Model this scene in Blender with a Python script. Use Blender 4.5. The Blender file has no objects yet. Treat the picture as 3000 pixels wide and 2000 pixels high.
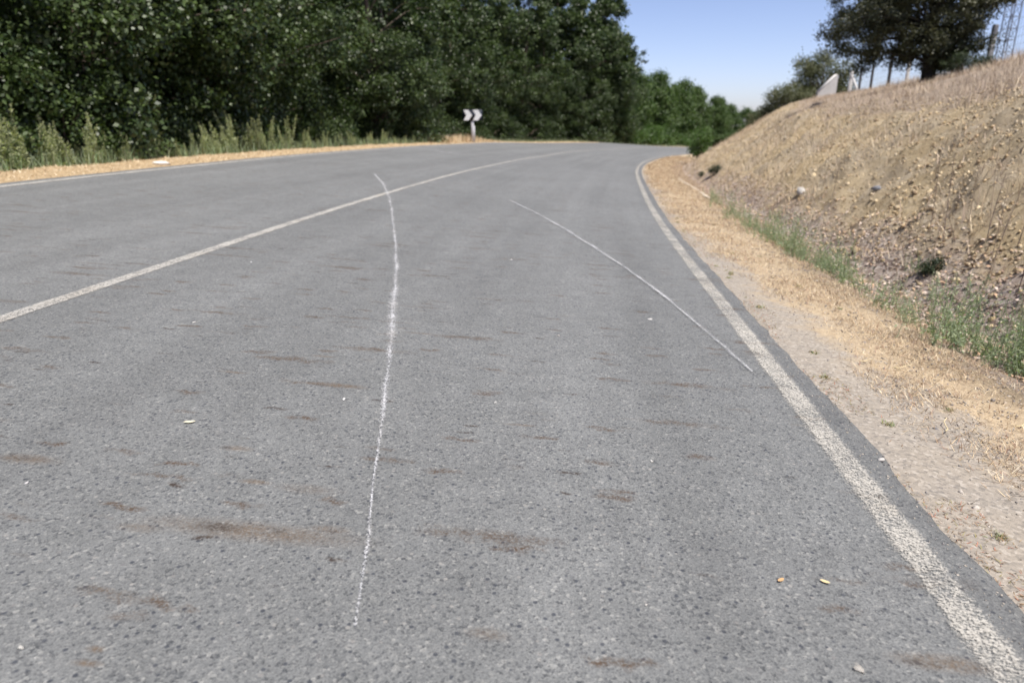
import bpy, math, random
import numpy as np
from mathutils import Vector

# ------------------------------------------------------------------ camera, sky, sun, exposure
sc = bpy.context.scene
col = sc.collection
CAM_H = 0.8044
PITCH = math.atan((1000 - 349.15) / 2000)
cd = bpy.data.cameras.new('camera')
cd.lens = 24.0
cd.sensor_width = 36.0
cd.clip_start = 0.05
cd.clip_end = 6000
cd.dof.use_dof = True
cd.dof.focus_distance = 1.95
cd.dof.aperture_fstop = 3.2
cam = bpy.data.objects.new('camera', cd)
cam.location = (0, 0, CAM_H)
cam.rotation_euler = (math.pi / 2 - PITCH, 0, 0)
col.objects.link(cam)
sc.camera = cam

SUN_EL, SUN_AZ = math.radians(66), math.radians(138)
w = bpy.data.worlds.new('World')
sc.world = w
w.use_nodes = True
nt = w.node_tree
bg = nt.nodes['Background']
sky = nt.nodes.new('ShaderNodeTexSky')
sky.sky_type = 'NISHITA'
sky.sun_disc = False
sky.sun_elevation = SUN_EL
sky.sun_rotation = SUN_AZ
sky.altitude = 900
sky.air_density = 0.66
sky.dust_density = 1.7
sky.ozone_density = 2.0
tintn = nt.nodes.new('ShaderNodeMix')
tintn.data_type = 'RGBA'
tintn.blend_type = 'MULTIPLY'
tintn.inputs[0].default_value = 1.0
tintn.inputs[7].default_value = (1.13, .985, 1.0, 1)
nt.links.new(sky.outputs[0], tintn.inputs[6])
nt.links.new(tintn.outputs[2], bg.inputs[0])
bg.inputs[1].default_value = 0.135

sd = bpy.data.lights.new('sun', 'SUN')
sd.energy = 4.4
sd.angle = math.radians(0.55)
sd.color = (1.0, 0.955, 0.88)
sun = bpy.data.objects.new('sun', sd)
sdir = Vector((math.cos(SUN_EL) * math.sin(SUN_AZ), math.cos(SUN_EL) * math.cos(SUN_AZ), math.sin(SUN_EL)))
sun.rotation_euler = sdir.to_track_quat('Z', 'Y').to_euler()
sun.location = (20, -10, 40)
col.objects.link(sun)

sc.view_settings.view_transform = 'Standard'
sc.view_settings.look = 'None'
sc.view_settings.exposure = 0.43
sc.view_settings.gamma = 1.0
sc.view_settings.use_curve_mapping = False
sc.cycles.max_bounces = 6
sc.cycles.transparent_max_bounces = 12
sc.cycles.use_denoising = True

RNG = np.random.default_rng(7)
random.seed(7)

#NUM-BEGIN
# ------------------------------------------------------------------ the road's plan, profile and cross-fall
KN = [-2, 4, 8, 12, 16, 20, 24, 28, 34, 42, 50, 60, 80, 120, 200]
KV = [-.00645, .00003, .00834, .00311, .00195, .00499, .00577, .0107, .01617, .01254, .00657, .00399, .00382, .006, .006]
ZN = [-2, 6, 12, 18, 24, 30, 38, 48, 60, 80, 120, 200]
ZV = [.03751, -.00758, -.08043, -.21537, -.38531, -.51425, -.72033, -.95615, -1.46291, -2.3, -3.2, -4]
BV = [.02144, .06502, .07754, .09436, .10998, .11128, .08708, .07709, .0404, .0477, .05, .05]
DS = .25
S = np.arange(-14, 150.01, DS)
_i0 = int(round(12 / DS))
_kk = np.interp(S, KN, KV)
_kk[:_i0] = 0
RT = .13019 + np.cumsum(_kk) * DS
_ax, _ay = np.cumsum(np.sin(RT)) * DS, np.cumsum(np.cos(RT)) * DS
RX = _ax - _ax[_i0] - 2.68578 + np.sin(RT[_i0]) * DS
RY = _ay - _ay[_i0] - 2 + np.cos(RT[_i0]) * DS
_sm = lambda a: np.convolve(np.pad(a, 6, 'edge'), np.ones(13) / 13, 'valid')
RZ = _sm(np.interp(S, ZN, ZV))
RB = _sm(np.interp(S, ZN, BV))


def plan(s, d):
    t = np.interp(s, S, RT)
    return np.interp(s, S, RX) + d * np.cos(t), np.interp(s, S, RY) - d * np.sin(t)


def road_z(s, d):
    return np.interp(s, S, RZ) - np.interp(s, S, RB) * d


def _hash(i, j, seed):
    n = (i.astype(np.int64) * 374761393 + j.astype(np.int64) * 668265263 + seed * 144665) & 0x7fffffff
    n = ((n ^ (n >> 13)) * 1274126177) & 0x7fffffff
    n = n ^ (n >> 16)
    return (n & 0xffff) / 65535.0


def vnoise(x, y, seed=0):
    x = np.asarray(x, float)
    y = np.asarray(y, float)
    i, j = np.floor(x), np.floor(y)
    fx, fy = x - i, y - j
    fx, fy = fx * fx * (3 - 2 * fx), fy * fy * (3 - 2 * fy)
    a, b = _hash(i, j, seed), _hash(i + 1, j, seed)
    c, d = _hash(i, j + 1, seed), _hash(i + 1, j + 1, seed)
    return (a * (1 - fx) + b * fx) * (1 - fy) + (c * (1 - fx) + d * fx) * fy * 1.0 - 0.5


def fbm(x, y, seed=0, octaves=4):
    t, a = 0, 1.0
    for o in range(octaves):
        t = t + a * vnoise(x * 2 ** o, y * 2 ** o, seed + o)
        a *= .5
    return t


EDGE_R, EDGE_L = 3.29, -3.33
TOE = EDGE_R + 1.5


def sstep(a, b, x):
    t = np.clip((x - a) / (b - a), 0, 1)
    return t * t * (3 - 2 * t)


def fence_d(s):
    return np.interp(s, [-10, 23, 35, 48, 150], [13.5, 12.8, 12.0, 11.0, 11.0])


def fence_z(s):
    return np.interp(s, [-10, 14, 23, 30, 36, 42, 48, 56, 66, 80, 120], [3.1, 2.7, 2.08, 2.05, 1.85, 2.0, 2.15, 1.6, .2, -1.3, -2.6])


def ground_z(s, d, rough=True):
    """Height of the land beside the road (without the asphalt layer)."""
    s = np.asarray(s, float)
    d = np.asarray(d, float)
    zR, zL = road_z(s, EDGE_R), road_z(s, EDGE_L)
    # right: verge, shallow ditch, cut face, grassy slope up to the fence, plateau
    e = d - EDGE_R
    hf = np.interp(s, [-10, 3, 7, 10, 14, 25, 40, 50, 60, 80, 120], [1.9, 1.7, 1.6, 1.45, 1.5, 2.0, 2.9, 2.6, 1.5, .8, .5])
    hf = hf + .22 * vnoise(s * .35, s * 0, 31)
    toe = TOE + .18 * vnoise(s * .5, s * 0 + 3, 32)
    ztoe = zR - .22
    slope = np.interp(s, [0, 16, 26, 60], [.82, .78, .62, .6]) + .16 * vnoise(s * .22, s * 0 + 9, 33)
    dsh = toe + hf / slope
    df, zf = fence_d(s), np.maximum(fence_z(s), ztoe + hf - .6)
    zv = zR + np.interp(e, [-.2, 0, .35, .85, 1.15, 1.5], [-.03, -.03, -.045, -.09, -.19, -.22])
    face = ztoe + np.clip(d - toe, 0, None) * slope
    upper = ztoe + hf + (d - dsh) / np.maximum(df - dsh, .5) * (zf - ztoe - hf)
    k = .22
    h = np.clip(.5 + .5 * (upper - face) / k, 0, 1)
    cut = upper * (1 - h) + face * h - k * h * (1 - h)
    cut = np.where(d > df, zf + .01 * (d - df), cut)
    zr = np.where(d < toe, zv, cut)
    zr = zr - 7 * sstep(34, 56, d)
    # left: straw verge, then falling to the wood
    el = EDGE_L - d
    zl = zL + np.interp(el, [-.2, 0, .9, 1.5, 3, 8, 20, 30, 56], [-.03, -.03, .03, -.02, -.3, -.8, -1.2, -2.0, -8])
    z = np.where(d > 0, zr, zl)
    if rough:
        x, y = plan(s, d)
        onface = sstep(toe - .1, toe + .4, d) * (1 - sstep(dsh + .2, dsh + 1.2, d))
        up = sstep(dsh, dsh + 1, d)
        n = fbm(x * 1.1, y * 1.1, 5, 3) * .12 * (1 - .6 * sstep(20, 30, s)) + fbm(x * 5, y * 5, 11, 4) * .10 + (np.abs(fbm(x * 2.3, y * 2.3, 16, 3)) - .2) * .16
        n = n + .14 * (np.abs(fbm(s * .9 + .25 * d, d * .35, 29, 3)) - .2)
        z = z + onface * n + up * fbm(x * .5, y * .5, 19, 4) * .12
        z = z + sstep(.1, .6, e) * (1 - onface) * (1 - up) * fbm(x * 6, y * 6, 21, 3) * .03 * (d > 0)
        z = z + sstep(.1, .8, el) * (d < 0) * fbm(x * 3, y * 3, 23, 3) * .035
        z = z + sstep(.9, 1.6, e) * (1 - sstep(1.6, 2.3, e)) * fbm(x * 3, y * 3, 27, 3) * .05
    return z
#NUM-END


# ------------------------------------------------------------------ helpers
class MB:
    """Collects faces, then links them as one mesh object."""
    def __init__(self):
        self.v, self.f3, self.f4, self.c, self.n = [], [], [], [], 0

    def add(self, v, faces, tint=None):
        v = np.asarray(v, float).reshape(-1, 3)
        faces = np.asarray(faces, int)
        (self.f3 if faces.shape[1] == 3 else self.f4).append(faces + self.n)
        self.v.append(v)
        if tint is None:
            tint = np.ones(3) * .5
        t = np.asarray(tint, float)
        if t.ndim == 1:
            t = np.repeat(t[None], len(v), 0)
        self.c.append(t)
        self.n += len(v)

    def tube(self, pts, rad, sides=7, tint=None, cap=True):
        pts = np.asarray(pts, float)
        rad = np.broadcast_to(np.asarray(rad, float), (len(pts),))
        tan = np.gradient(pts, axis=0)
        tan /= np.linalg.norm(tan, axis=1)[:, None] + 1e-9
        ref = np.array([0.0, 1, .05]) if abs(tan[0][1]) < .8 else np.array([1.0, 0, .05])
        a = np.linspace(0, 2 * np.pi, sides, endpoint=False)
        vs = []
        for p, t, r in zip(pts, tan, rad):
            u = np.cross(t, ref)
            u /= np.linalg.norm(u) + 1e-9
            v = np.cross(t, u)
            vs.append(p + r * (np.cos(a)[:, None] * u + np.sin(a)[:, None] * v))
        vs = np.concatenate(vs)
        k = np.arange(sides)
        fs = [np.stack([i * sides + k, i * sides + (k + 1) % sides, (i + 1) * sides + (k + 1) % sides, (i + 1) * sides + k], 1)
              for i in range(len(pts) - 1)]
        self.add(vs, np.concatenate(fs), tint)
        if cap:
            for i in (0, len(pts) - 1):
                ring = vs[i * sides:(i + 1) * sides]
                fan = np.stack([np.full(sides, sides), k, (k + 1) % sides], 1)
                if i == 0:
                    fan = fan[:, ::-1]
                self.add(np.vstack([ring, pts[i]]), fan, tint)

    def box(self, lo, hi, tint=None, rot=None, at=(0, 0, 0)):
        x0, y0, z0 = lo
        x1, y1, z1 = hi
        v = np.array([(x0, y0, z0), (x1, y0, z0), (x1, y1, z0), (x0, y1, z0), (x0, y0, z1), (x1, y0, z1), (x1, y1, z1), (x0, y1, z1)], float)
        if rot is not None:
            v = v @ np.asarray(rot).T
        v = v + np.asarray(at)
        self.add(v, [(0, 3, 2, 1), (4, 5, 6, 7), (0, 1, 5, 4), (1, 2, 6, 5), (2, 3, 7, 6), (3, 0, 4, 7)], tint)

    def mesh(self, name, material, smooth=False):
        me = bpy.data.meshes.new(name)
        v = np.concatenate(self.v)
        f3 = np.concatenate(self.f3) if self.f3 else np.zeros((0, 3), int)
        f4 = np.concatenate(self.f4) if self.f4 else np.zeros((0, 4), int)
        me.vertices.add(len(v))
        me.vertices.foreach_set('co', v.ravel())
        idx = np.concatenate([f3.ravel(), f4.ravel()])
        tot = np.concatenate([np.full(len(f3), 3), np.full(len(f4), 4)])
        start = np.concatenate([[0], np.cumsum(tot)[:-1]])
        me.loops.add(len(idx))
        me.loops.foreach_set('vertex_index', idx.astype(np.int32))
        me.polygons.add(len(tot))
        me.polygons.foreach_set('loop_start', start.astype(np.int32))
        me.polygons.foreach_set('loop_total', tot.astype(np.int32))
        if smooth:
            me.polygons.foreach_set('use_smooth', np.ones(len(tot), bool))
        me.update(calc_edges=True)
        c = np.concatenate(self.c)
        at = me.color_attributes.new('tint', 'FLOAT_COLOR', 'POINT')
        at.data.foreach_set('color', np.hstack([c, np.ones((len(c), 1))]).astype(np.float32).ravel())
        me.materials.append(material)
        return me

    def build(self, name, material, parent=None, smooth=False):
        return link(name, self.mesh(name, material, smooth), parent)


def link(name, me, parent=None):
    o = bpy.data.objects.new(name, me)
    col.objects.link(o)
    if parent is not None:
        o.parent = parent
    return o


def tag(o, label=None, cat=None, group=None, kind=None):
    for k, v in (('label', label), ('category', cat), ('group', group), ('kind', kind)):
        if v:
            o[k] = v
    return o


def empty(name, loc=(0, 0, 0), rz=0):
    o = bpy.data.objects.new(name, None)
    o.empty_display_size = .2
    o.location = loc
    o.rotation_euler = (0, 0, rz)
    col.objects.link(o)
    return o


def copy_tree(o, parent=None):
    c = o.copy()
    col.objects.link(c)
    c.parent = parent
    for ch in o.children:
        copy_tree(ch, c)
    return c


class NT:
    """Small node-tree writer."""
    def __init__(self, name):
        self.m = bpy.data.materials.new(name)
        self.m.use_nodes = True
        self.t = self.m.node_tree
        self.t.nodes.clear()
        self.out = self.t.nodes.new('ShaderNodeOutputMaterial')

    def n(self, kind, ins=None, **props):
        nd = self.t.nodes.new('ShaderNode' + kind)
        for k, v in props.items():
            setattr(nd, k, v)
        for k, v in (ins or {}).items():
            s = nd.inputs[k]
            if isinstance(v, bpy.types.NodeSocket):
                self.t.links.new(v, s)
            else:
                s.default_value = v
        return nd

    def math(self, op, a, b=0.0, clamp=False):
        nd = self.n('Math', {0: a, 1: b}, operation=op)
        nd.use_clamp = clamp
        return nd.outputs[0]

    def ramp(self, fac, stops, interp='LINEAR'):
        nd = self.n('ValToRGB', {0: fac})
        cr = nd.color_ramp
        cr.interpolation = interp
        while len(cr.elements) < len(stops):
            cr.elements.new(.5)
        for e, (p, c) in zip(cr.elements, stops):
            e.position = p
            e.color = (c[0], c[1], c[2], 1) if not isinstance(c, (int, float)) else (c, c, c, 1)
        return nd.outputs[0]

    def mix(self, f, a, b, blend='MIX'):
        nd = self.n('Mix', data_type='RGBA', blend_type=blend)
        for i, v in ((0, f), (6, a), (7, b)):
            if isinstance(v, bpy.types.NodeSocket):
                self.t.links.new(v, nd.inputs[i])
            elif i == 0:
                nd.inputs[i].default_value = v
            else:
                nd.inputs[i].default_value = (*v, 1)
        return nd.outputs[2]

    def range(self, v, a, b, c=0.0, d=1.0, smooth=True):
        nd = self.n('MapRange', {0: v, 1: a, 2: b, 3: c, 4: d}, interpolation_type='SMOOTHSTEP' if smooth else 'LINEAR')
        return nd.outputs[0]

    def noise(self, vec, scale, detail=3.0, rough=.55):
        return self.n('TexNoise', {'Vector': vec, 'Scale': scale, 'Detail': detail, 'Roughness': rough}).outputs[0]

    def vor(self, vec, scale, feature='F1', rnd=1.0):
        return self.n('TexVoronoi', {'Vector': vec, 'Scale': scale, 'Randomness': rnd}, feature=feature)

    def done(self, bsdf):
        self.t.links.new(bsdf, self.out.inputs[0])
        return self.m


def plain(name, rgb, rough=.8, var=.25, scale=8.0, bump=0.0, tint=False, metal=0.0):
    """A painted, wooden or earthy surface with uneven colour."""
    t = NT(name)
    co = t.n('TexCoord').outputs['Object']
    nz = t.noise(co, scale, 5)
    f = t.range(nz, .3, .7, 1 - var, 1 + var, False)
    base = t.n('Attribute', attribute_name='tint').outputs['Color'] if tint else (*rgb, 1)
    cm = t.n('VectorMath', {0: base if tint else rgb, 3: f}, operation='SCALE').outputs[0]
    ins = {'Base Color': cm, 'Roughness': rough, 'Metallic': metal}
    if bump:
        ins['Normal'] = t.n('Bump', {'Height': t.noise(co, scale * 3, 6), 'Strength': bump, 'Distance': .01}).outputs[0]
    return t.done(t.n('BsdfPrincipled', ins).outputs[0])


# ------------------------------------------------------------------ materials
def mat_asphalt():
    t = NT('asphalt')
    tc = t.n('TexCoord')
    co, uv = tc.outputs['Object'], tc.outputs['UV']
    # aggregate at three sizes
    va = t.vor(co, 150)
    ra = t.n('SeparateColor', {0: va.outputs['Color']}).outputs[0]
    ca = t.ramp(ra, [(0, (.022, .025, .031)), (.09, (.055, .059, .066)), (.18, (.145, .149, .147)), (.78, (.177, .182, .179)), (.94, (.23, .232, .222)), (1, (.37, .365, .34))])
    vb = t.vor(co, 340)
    rb = t.n('SeparateColor', {0: vb.outputs['Color']}).outputs[1]
    cb = t.ramp(rb, [(0, (.068, .072, .072)), (.3, (.153, .158, .155)), (.8, (.185, .190, .185)), (1, (.26, .26, .245))])
    c = t.mix(.48, cb, ca)
    vc = t.vor(co, 62)
    rc = t.n('SeparateColor', {0: vc.outputs['Color']})
    inside = t.math('MULTIPLY', t.range(vc.outputs['Distance'], .36, .18), t.math('GREATER_THAN', rc.outputs[0], .76))
    cc = t.ramp(rc.outputs[1], [(0, (.036, .041, .052)), (.6, (.058, .063, .074)), (.72, (.20, .195, .185)), (1, (.29, .28, .26))])
    c = t.mix(t.math('MULTIPLY', inside, .9), c, cc)
    # binder pits
    pit = t.noise(co, 210, 3, .6)
    c = t.mix(t.range(pit, .58, .70, 0, .7), c, (.045, .045, .047))
    # slow changes of tone, slightly darker band between the wheel tracks
    sep = t.n('SeparateXYZ', {0: uv})
    slow = t.range(t.noise(co, .7, 4), .3, .7, .92, 1.08, False)
    lane = t.n('VectorMath', {0: uv, 1: (2.4, .06, 0)}, operation='MULTIPLY').outputs[0]
    slow = t.math('MULTIPLY', slow, t.range(t.noise(lane, 1.0, 3), .3, .7, .88, 1.12, False))
    c = t.n('VectorMath', {0: c, 3: slow}, operation='SCALE').outputs[0]
    mid = t.noise(co, 9, 4)
    c = t.n('VectorMath', {0: c, 3: t.range(mid, .25, .75, .9, 1.1, False)}, operation='SCALE').outputs[0]
    outer = t.math('MULTIPLY', t.range(sep.outputs[0], 3.18, 3.22), t.range(t.noise(co, 6, 4), .35, .6, .25, 1))
    c = t.mix(t.math('MULTIPLY', outer, .25), c, (.06, .06, .062))
    # dried earth streaks running down the cross-fall
    sv = t.n('VectorMath', {0: uv, 1: (1.7, 11.0, 0)}, operation='MULTIPLY').outputs[0]
    wob = t.n('TexNoise', {'Vector': co, 'Scale': 22.0, 'Detail': 5.0})
    sv = t.n('VectorMath', {0: sv, 1: t.n('VectorMath', {0: wob.outputs[1], 1: (.45, .75, 0)}, operation='MULTIPLY').outputs[0]}, operation='ADD').outputs[0]
    vs = t.vor(sv, 1.0)
    g = t.n('SeparateColor', {0: vs.outputs['Color']})
    gate = t.math('GREATER_THAN', g.outputs[0], .45)
    size = t.range(g.outputs[1], 0, 1, .10, .40, False)
    st = t.math('MULTIPLY', t.range(t.math('DIVIDE', vs.outputs['Distance'], size), 1.0, .15), gate)
    sv2 = t.n('VectorMath', {0: uv, 1: (6.5, 26.0, 0)}, operation='MULTIPLY').outputs[0]
    sv2 = t.n('VectorMath', {0: sv2, 1: t.n('VectorMath', {0: wob.outputs[1], 1: (.9, 1.0, 0)}, operation='MULTIPLY').outputs[0]}, operation='ADD').outputs[0]
    vs2 = t.vor(sv2, 1.0)
    g2 = t.n('SeparateColor', {0: vs2.outputs['Color']})
    st2 = t.math('MULTIPLY', t.range(vs2.outputs['Distance'], .30, .06), t.math('GREATER_THAN', g2.outputs[0], .87))
    grain = t.math('MULTIPLY', t.range(t.noise(co, 170, 2), .38, .60, .25, 1.0), t.range(t.noise(co, 34, 4), .34, .54, .6, 1.25))
    c = t.mix(t.math('MULTIPLY', t.math('MULTIPLY', st, grain), .8), c, (.088, .062, .042))
    sv3 = t.n('VectorMath', {0: uv, 1: (4.6, 17.0, 0)}, operation='MULTIPLY').outputs[0]
    sv3 = t.n('VectorMath', {0: sv3, 1: t.n('VectorMath', {0: wob.outputs[1], 1: (.65, 1.0, 0)}, operation='MULTIPLY').outputs[0]}, operation='ADD').outputs[0]
    vs3 = t.vor(sv3, 1.0)
    g3 = t.n('SeparateColor', {0: vs3.outputs['Color']})
    st3 = t.math('MULTIPLY', t.range(vs3.outputs['Distance'], .34, .05), t.math('GREATER_THAN', g3.outputs[0], .62))
    c = t.mix(t.math('MULTIPLY', t.math('MULTIPLY', st3, grain), .85), c, (.085, .058, .039))
    c = t.mix(t.math('MULTIPLY', t.math('MULTIPLY', st2, grain), .95), c, (.045, .033, .026))
    # the larger stains that stand out: (across, along, half-length, half-width, strength)
    brown, dark = None, None
    for (d0, s0, a, b, k) in STAINS:
        v = t.n('VectorMath', {0: uv, 1: (d0, s0, 0)}, operation='SUBTRACT').outputs[0]
        v = t.n('VectorMath', {0: v, 1: t.n('VectorMath', {0: wob.outputs[1], 1: (.02, .012, 0)}, operation='MULTIPLY').outputs[0]}, operation='SUBTRACT').outputs[0]
        v = t.n('VectorMath', {0: v, 1: (1 / a, 1 / b, 0)}, operation='MULTIPLY').outputs[0]
        ln = t.n('VectorMath', {0: v}, operation='LENGTH').outputs['Value']
        m = t.range(ln, 1.15, .1, 0, abs(k))
        if k > 0:
            brown = m if brown is None else t.math('MAXIMUM', brown, m)
        else:
            dark = m if dark is None else t.math('MAXIMUM', dark, m)
    c = t.mix(t.math('MULTIPLY', brown, t.math('ADD', t.math('MULTIPLY', grain, .7), .3)), c, (.13, .09, .055))
    c = t.mix(t.math('MULTIPLY', dark, grain), c, (.032, .027, .025))
    hgt = t.math('ADD', t.math('MULTIPLY', va.outputs['Distance'], .7), t.math('MULTIPLY', pit, -1.2))
    bp = t.n('Bump', {'Height': hgt, 'Strength': .55, 'Distance': .004})
    return t.done(t.n('BsdfPrincipled', {'Base Color': c, 'Roughness': .82, 'Normal': bp.outputs[0]}).outputs[0])


STAINS = [(1.70, 1.25, .30, .045, .62), (1.46, 1.22, .07, .022, .45), (1.86, 1.285, .06, .02, .5), (1.62, 1.25, .07, .022, -.6), (1.75, 1.26, .025, .018, -.55),
          (1.58, 2.11, .12, .022, .7), (1.52, 2.10, .035, .016, -.55), (1.00, 1.455, .10, .03, .6), (.985, 1.455, .035, .014, -.6),
          (1.48, 1.61, .055, .02, .55), (1.45, 1.61, .025, .013, -.65), (1.49, 1.56, .03, .012, -.5), (1.61, 1.45, .05, .015, .7), (1.75, 1.44, .1, .03, .3),
          (3.05, 1.075, .11, .028, .65), (3.0, 1.07, .03, .012, -.5), (2.22, 1.92, .06, .010, .6), (1.18, 2.15, .07, .011, .6), (1.42, 2.385, .06, .012, .65),
          (2.965, 1.735, .03, .009, -.6), (1.61, .88, .02, .01, .7), (1.62, .85, .03, .01, .7), (1.69, 2.77, .09, .012, .55), (2.25, 1.02, .05, .02, .4)]


def mat_paint(name, rgb, wear, uv_scale=1.0, edge=.25, grainy=150.0, amax=.93):
    """Worn road paint: the aggregate shows through where it has gone."""
    t = NT(name)
    tc = t.n('TexCoord')
    co, uv = tc.outputs['Object'], tc.outputs['UV']
    u = t.math('ABSOLUTE', t.n('SeparateXYZ', {0: uv}).outputs[0])
    keep = t.n('SeparateXYZ', {0: uv}).outputs[2]
    vor = t.vor(co, grainy)
    r = t.n('SeparateColor', {0: vor.outputs['Color']}).outputs[0]
    fine = t.noise(co, 260, 3, .6)
    broad = t.noise(co, 5.5, 4)
    n = t.math('ADD', t.math('MULTIPLY', r, .34), t.math('ADD', t.math('MULTIPLY', fine, .75), t.math('MULTIPLY', broad, .55)))
    thr = t.range(u, 1.0 - edge, 1.0, 0, .55, False)
    a = t.math('MULTIPLY', t.range(t.math('SUBTRACT', n, thr), wear - .12, wear + .34), amax)
    tone = t.range(t.noise(co, 40, 4), .3, .7, .82, 1.12, False)
    c = t.n('VectorMath', {0: rgb, 3: tone}, operation='SCALE').outputs[0]
    c = t.mix(t.range(t.noise(co, 3.0, 3), .5, .75, 0, .35), c, (rgb[0] * .8, rgb[1] * .72, rgb[2] * .6))
    b = t.n('BsdfPrincipled', {'Base Color': c, 'Roughness': .75})
    tr = t.n('BsdfTransparent')
    return t.done(t.n('MixShader', {0: a, 1: tr.outputs[0], 2: b.outputs[0]}).outputs[0])


def mat_hillside():
    """Verge, ditch, cut face and dry upper slope, by distance from the asphalt (UV x) and unevenly blended."""
    t = NT('hillside_earth')
    tc = t.n('TexCoord')
    co, uv = tc.outputs['Object'], tc.outputs['UV']
    d = t.n('SeparateXYZ', {0: uv}).outputs[0]
    rise = t.n('SeparateXYZ', {0: t.n('UVMap', uv_map='shoulder').outputs[0]}).outputs[0]
    n1 = t.noise(co, 1.6, 5)
    n2 = t.noise(co, 9, 5, .62)
    dd = t.math('ADD', d, t.math('ADD', t.range(n1, .2, .8, -.28, .28, False), t.range(n2, .2, .8, -.16, .16, False)))
    fine = t.noise(co, 120, 4, .7)
    g1 = t.vor(co, 95)
    gr = t.n('SeparateColor', {0: g1.outputs['Color']})
    sand = t.mix(t.range(n2, .35, .65), (.325, .282, .225), (.28, .25, .21))
    sand = t.mix(.55, sand, t.ramp(gr.outputs[0], [(0, (.12, .112, .104)), (.25, (.265, .234, .195)), (.75, (.335, .292, .24)), (1, (.48, .435, .375))]))
    litter = t.ramp(t.noise(co, 38, 5, .7), [(.25, (.19, .135, .085)), (.40, (.36, .275, .175)), (.6, (.46, .365, .24)), (.8, (.56, .47, .34))])
    v4 = t.vor(co, 30)
    g4 = t.n('SeparateColor', {0: v4.outputs['Color']})
    ditch = t.ramp(g4.outputs[0], [(0, (.26, .195, .16)), (.35, (.47, .375, .31)), (.7, (.58, .48, .41)), (1, (.70, .62, .55))])
    v5 = t.vor(co, 17)
    g5 = t.n('SeparateColor', {0: v5.outputs['Color']})
    ochre = t.ramp(t.noise(co, 6, 6, .68), [(.25, (.29, .205, .115)), (.40, (.55, .42, .245)), (.56, (.67, .53, .32)), (.75, (.73, .62, .44))])
    grey = t.ramp(t.noise(co, 17, 6, .7), [(.25, (.27, .215, .15)), (.45, (.54, .445, .315)), (.75, (.68, .585, .44))])
    face = t.mix(t.range(t.noise(co, .8, 4), .40, .62), ochre, grey)
    face = t.mix(.35, face, t.ramp(g5.outputs[0], [(0, (.28, .205, .125)), (.35, (.56, .435, .26)), (.8, (.67, .535, .34)), (1, (.76, .67, .52))]))
    dry = t.ramp(t.noise(co, 24, 6, .7), [(.25, (.22, .165, .125)), (.45, (.42, .33, .245)), (.62, (.55, .44, .325)), (.8, (.63, .54, .42))])
    c = sand
    c = t.mix(t.range(t.math('SUBTRACT', dd, t.range(t.n('SeparateXYZ', {0: uv}).outputs[1], 2.5, 8, EDGE_R + .22, EDGE_R + .0, False)), 0, .28), c, litter)
    c = t.mix(t.range(dd, EDGE_R + .95, EDGE_R + 1.2), c, ditch)
    c = t.mix(t.range(dd, EDGE_R + 1.6, EDGE_R + 2.0), c, face)
    rr = t.math('ADD', rise, t.range(n1, .2, .8, -.35, .35, False))
    c = t.mix(t.range(rr, -.15, .35), c, dry)
    c = t.n('VectorMath', {0: c, 3: t.range(fine, .25, .75, .84, 1.24, False)}, operation='SCALE').outputs[0]
    hgt = t.math('ADD', t.math('MULTIPLY', t.noise(co, 30, 7, .72), 1.0), t.math('MULTIPLY', t.noise(co, 120, 4, .7), .35))
    bp = t.n('Bump', {'Height': hgt, 'Strength': t.range(dd, EDGE_R + .3, EDGE_R + 1.3, .25, 1.0), 'Distance': .06})
    return t.done(t.n('BsdfPrincipled', {'Base Color': c, 'Roughness': .95, 'Normal': bp.outputs[0]}).outputs[0])


def mat_left():
    t = NT('woodland_verge_earth')
    tc = t.n('TexCoord')
    co, uv = tc.outputs['Object'], tc.outputs['UV']
    d = t.n('SeparateXYZ', {0: uv}).outputs[0]
    n2 = t.noise(co, 5, 5, .62)
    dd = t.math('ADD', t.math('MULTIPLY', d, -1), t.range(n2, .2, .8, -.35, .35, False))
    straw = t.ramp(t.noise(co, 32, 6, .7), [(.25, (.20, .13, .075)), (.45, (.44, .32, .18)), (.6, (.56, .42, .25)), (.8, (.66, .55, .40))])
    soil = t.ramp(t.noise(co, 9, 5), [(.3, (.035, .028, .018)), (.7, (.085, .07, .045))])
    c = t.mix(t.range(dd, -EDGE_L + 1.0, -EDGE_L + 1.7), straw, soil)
    bp = t.n('Bump', {'Height': t.noise(co, 40, 6, .7), 'Strength': .8, 'Distance': .03})
    return t.done(t.n('BsdfPrincipled', {'Base Color': c, 'Roughness': .95, 'Normal': bp.outputs[0]}).outputs[0])


def mat_leaf(name, rgb, rgb2, rough=.42, trans=.3, spec=.5):
    t = NT(name)
    at = t.n('Attribute', attribute_name='tint').outputs['Color']
    f = t.n('SeparateColor', {0: at})
    c = t.mix(f.outputs[0], rgb, rgb2)
    c = t.n('VectorMath', {0: c, 3: t.range(f.outputs[1], 0, 1, .7, 1.35, False)}, operation='SCALE').outputs[0]
    b = t.n('BsdfPrincipled', {'Base Color': c, 'Roughness': rough, 'Specular IOR Level': spec})
    tc = t.n('VectorMath', {0: c, 1: (1.25, 1.5, .6)}, operation='MULTIPLY').outputs[0]
    tr = t.n('BsdfTranslucent', {'Color': tc})
    return t.done(t.n('MixShader', {0: trans, 1: b.outputs[0], 2: tr.outputs[0]}).outputs[0])


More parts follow.
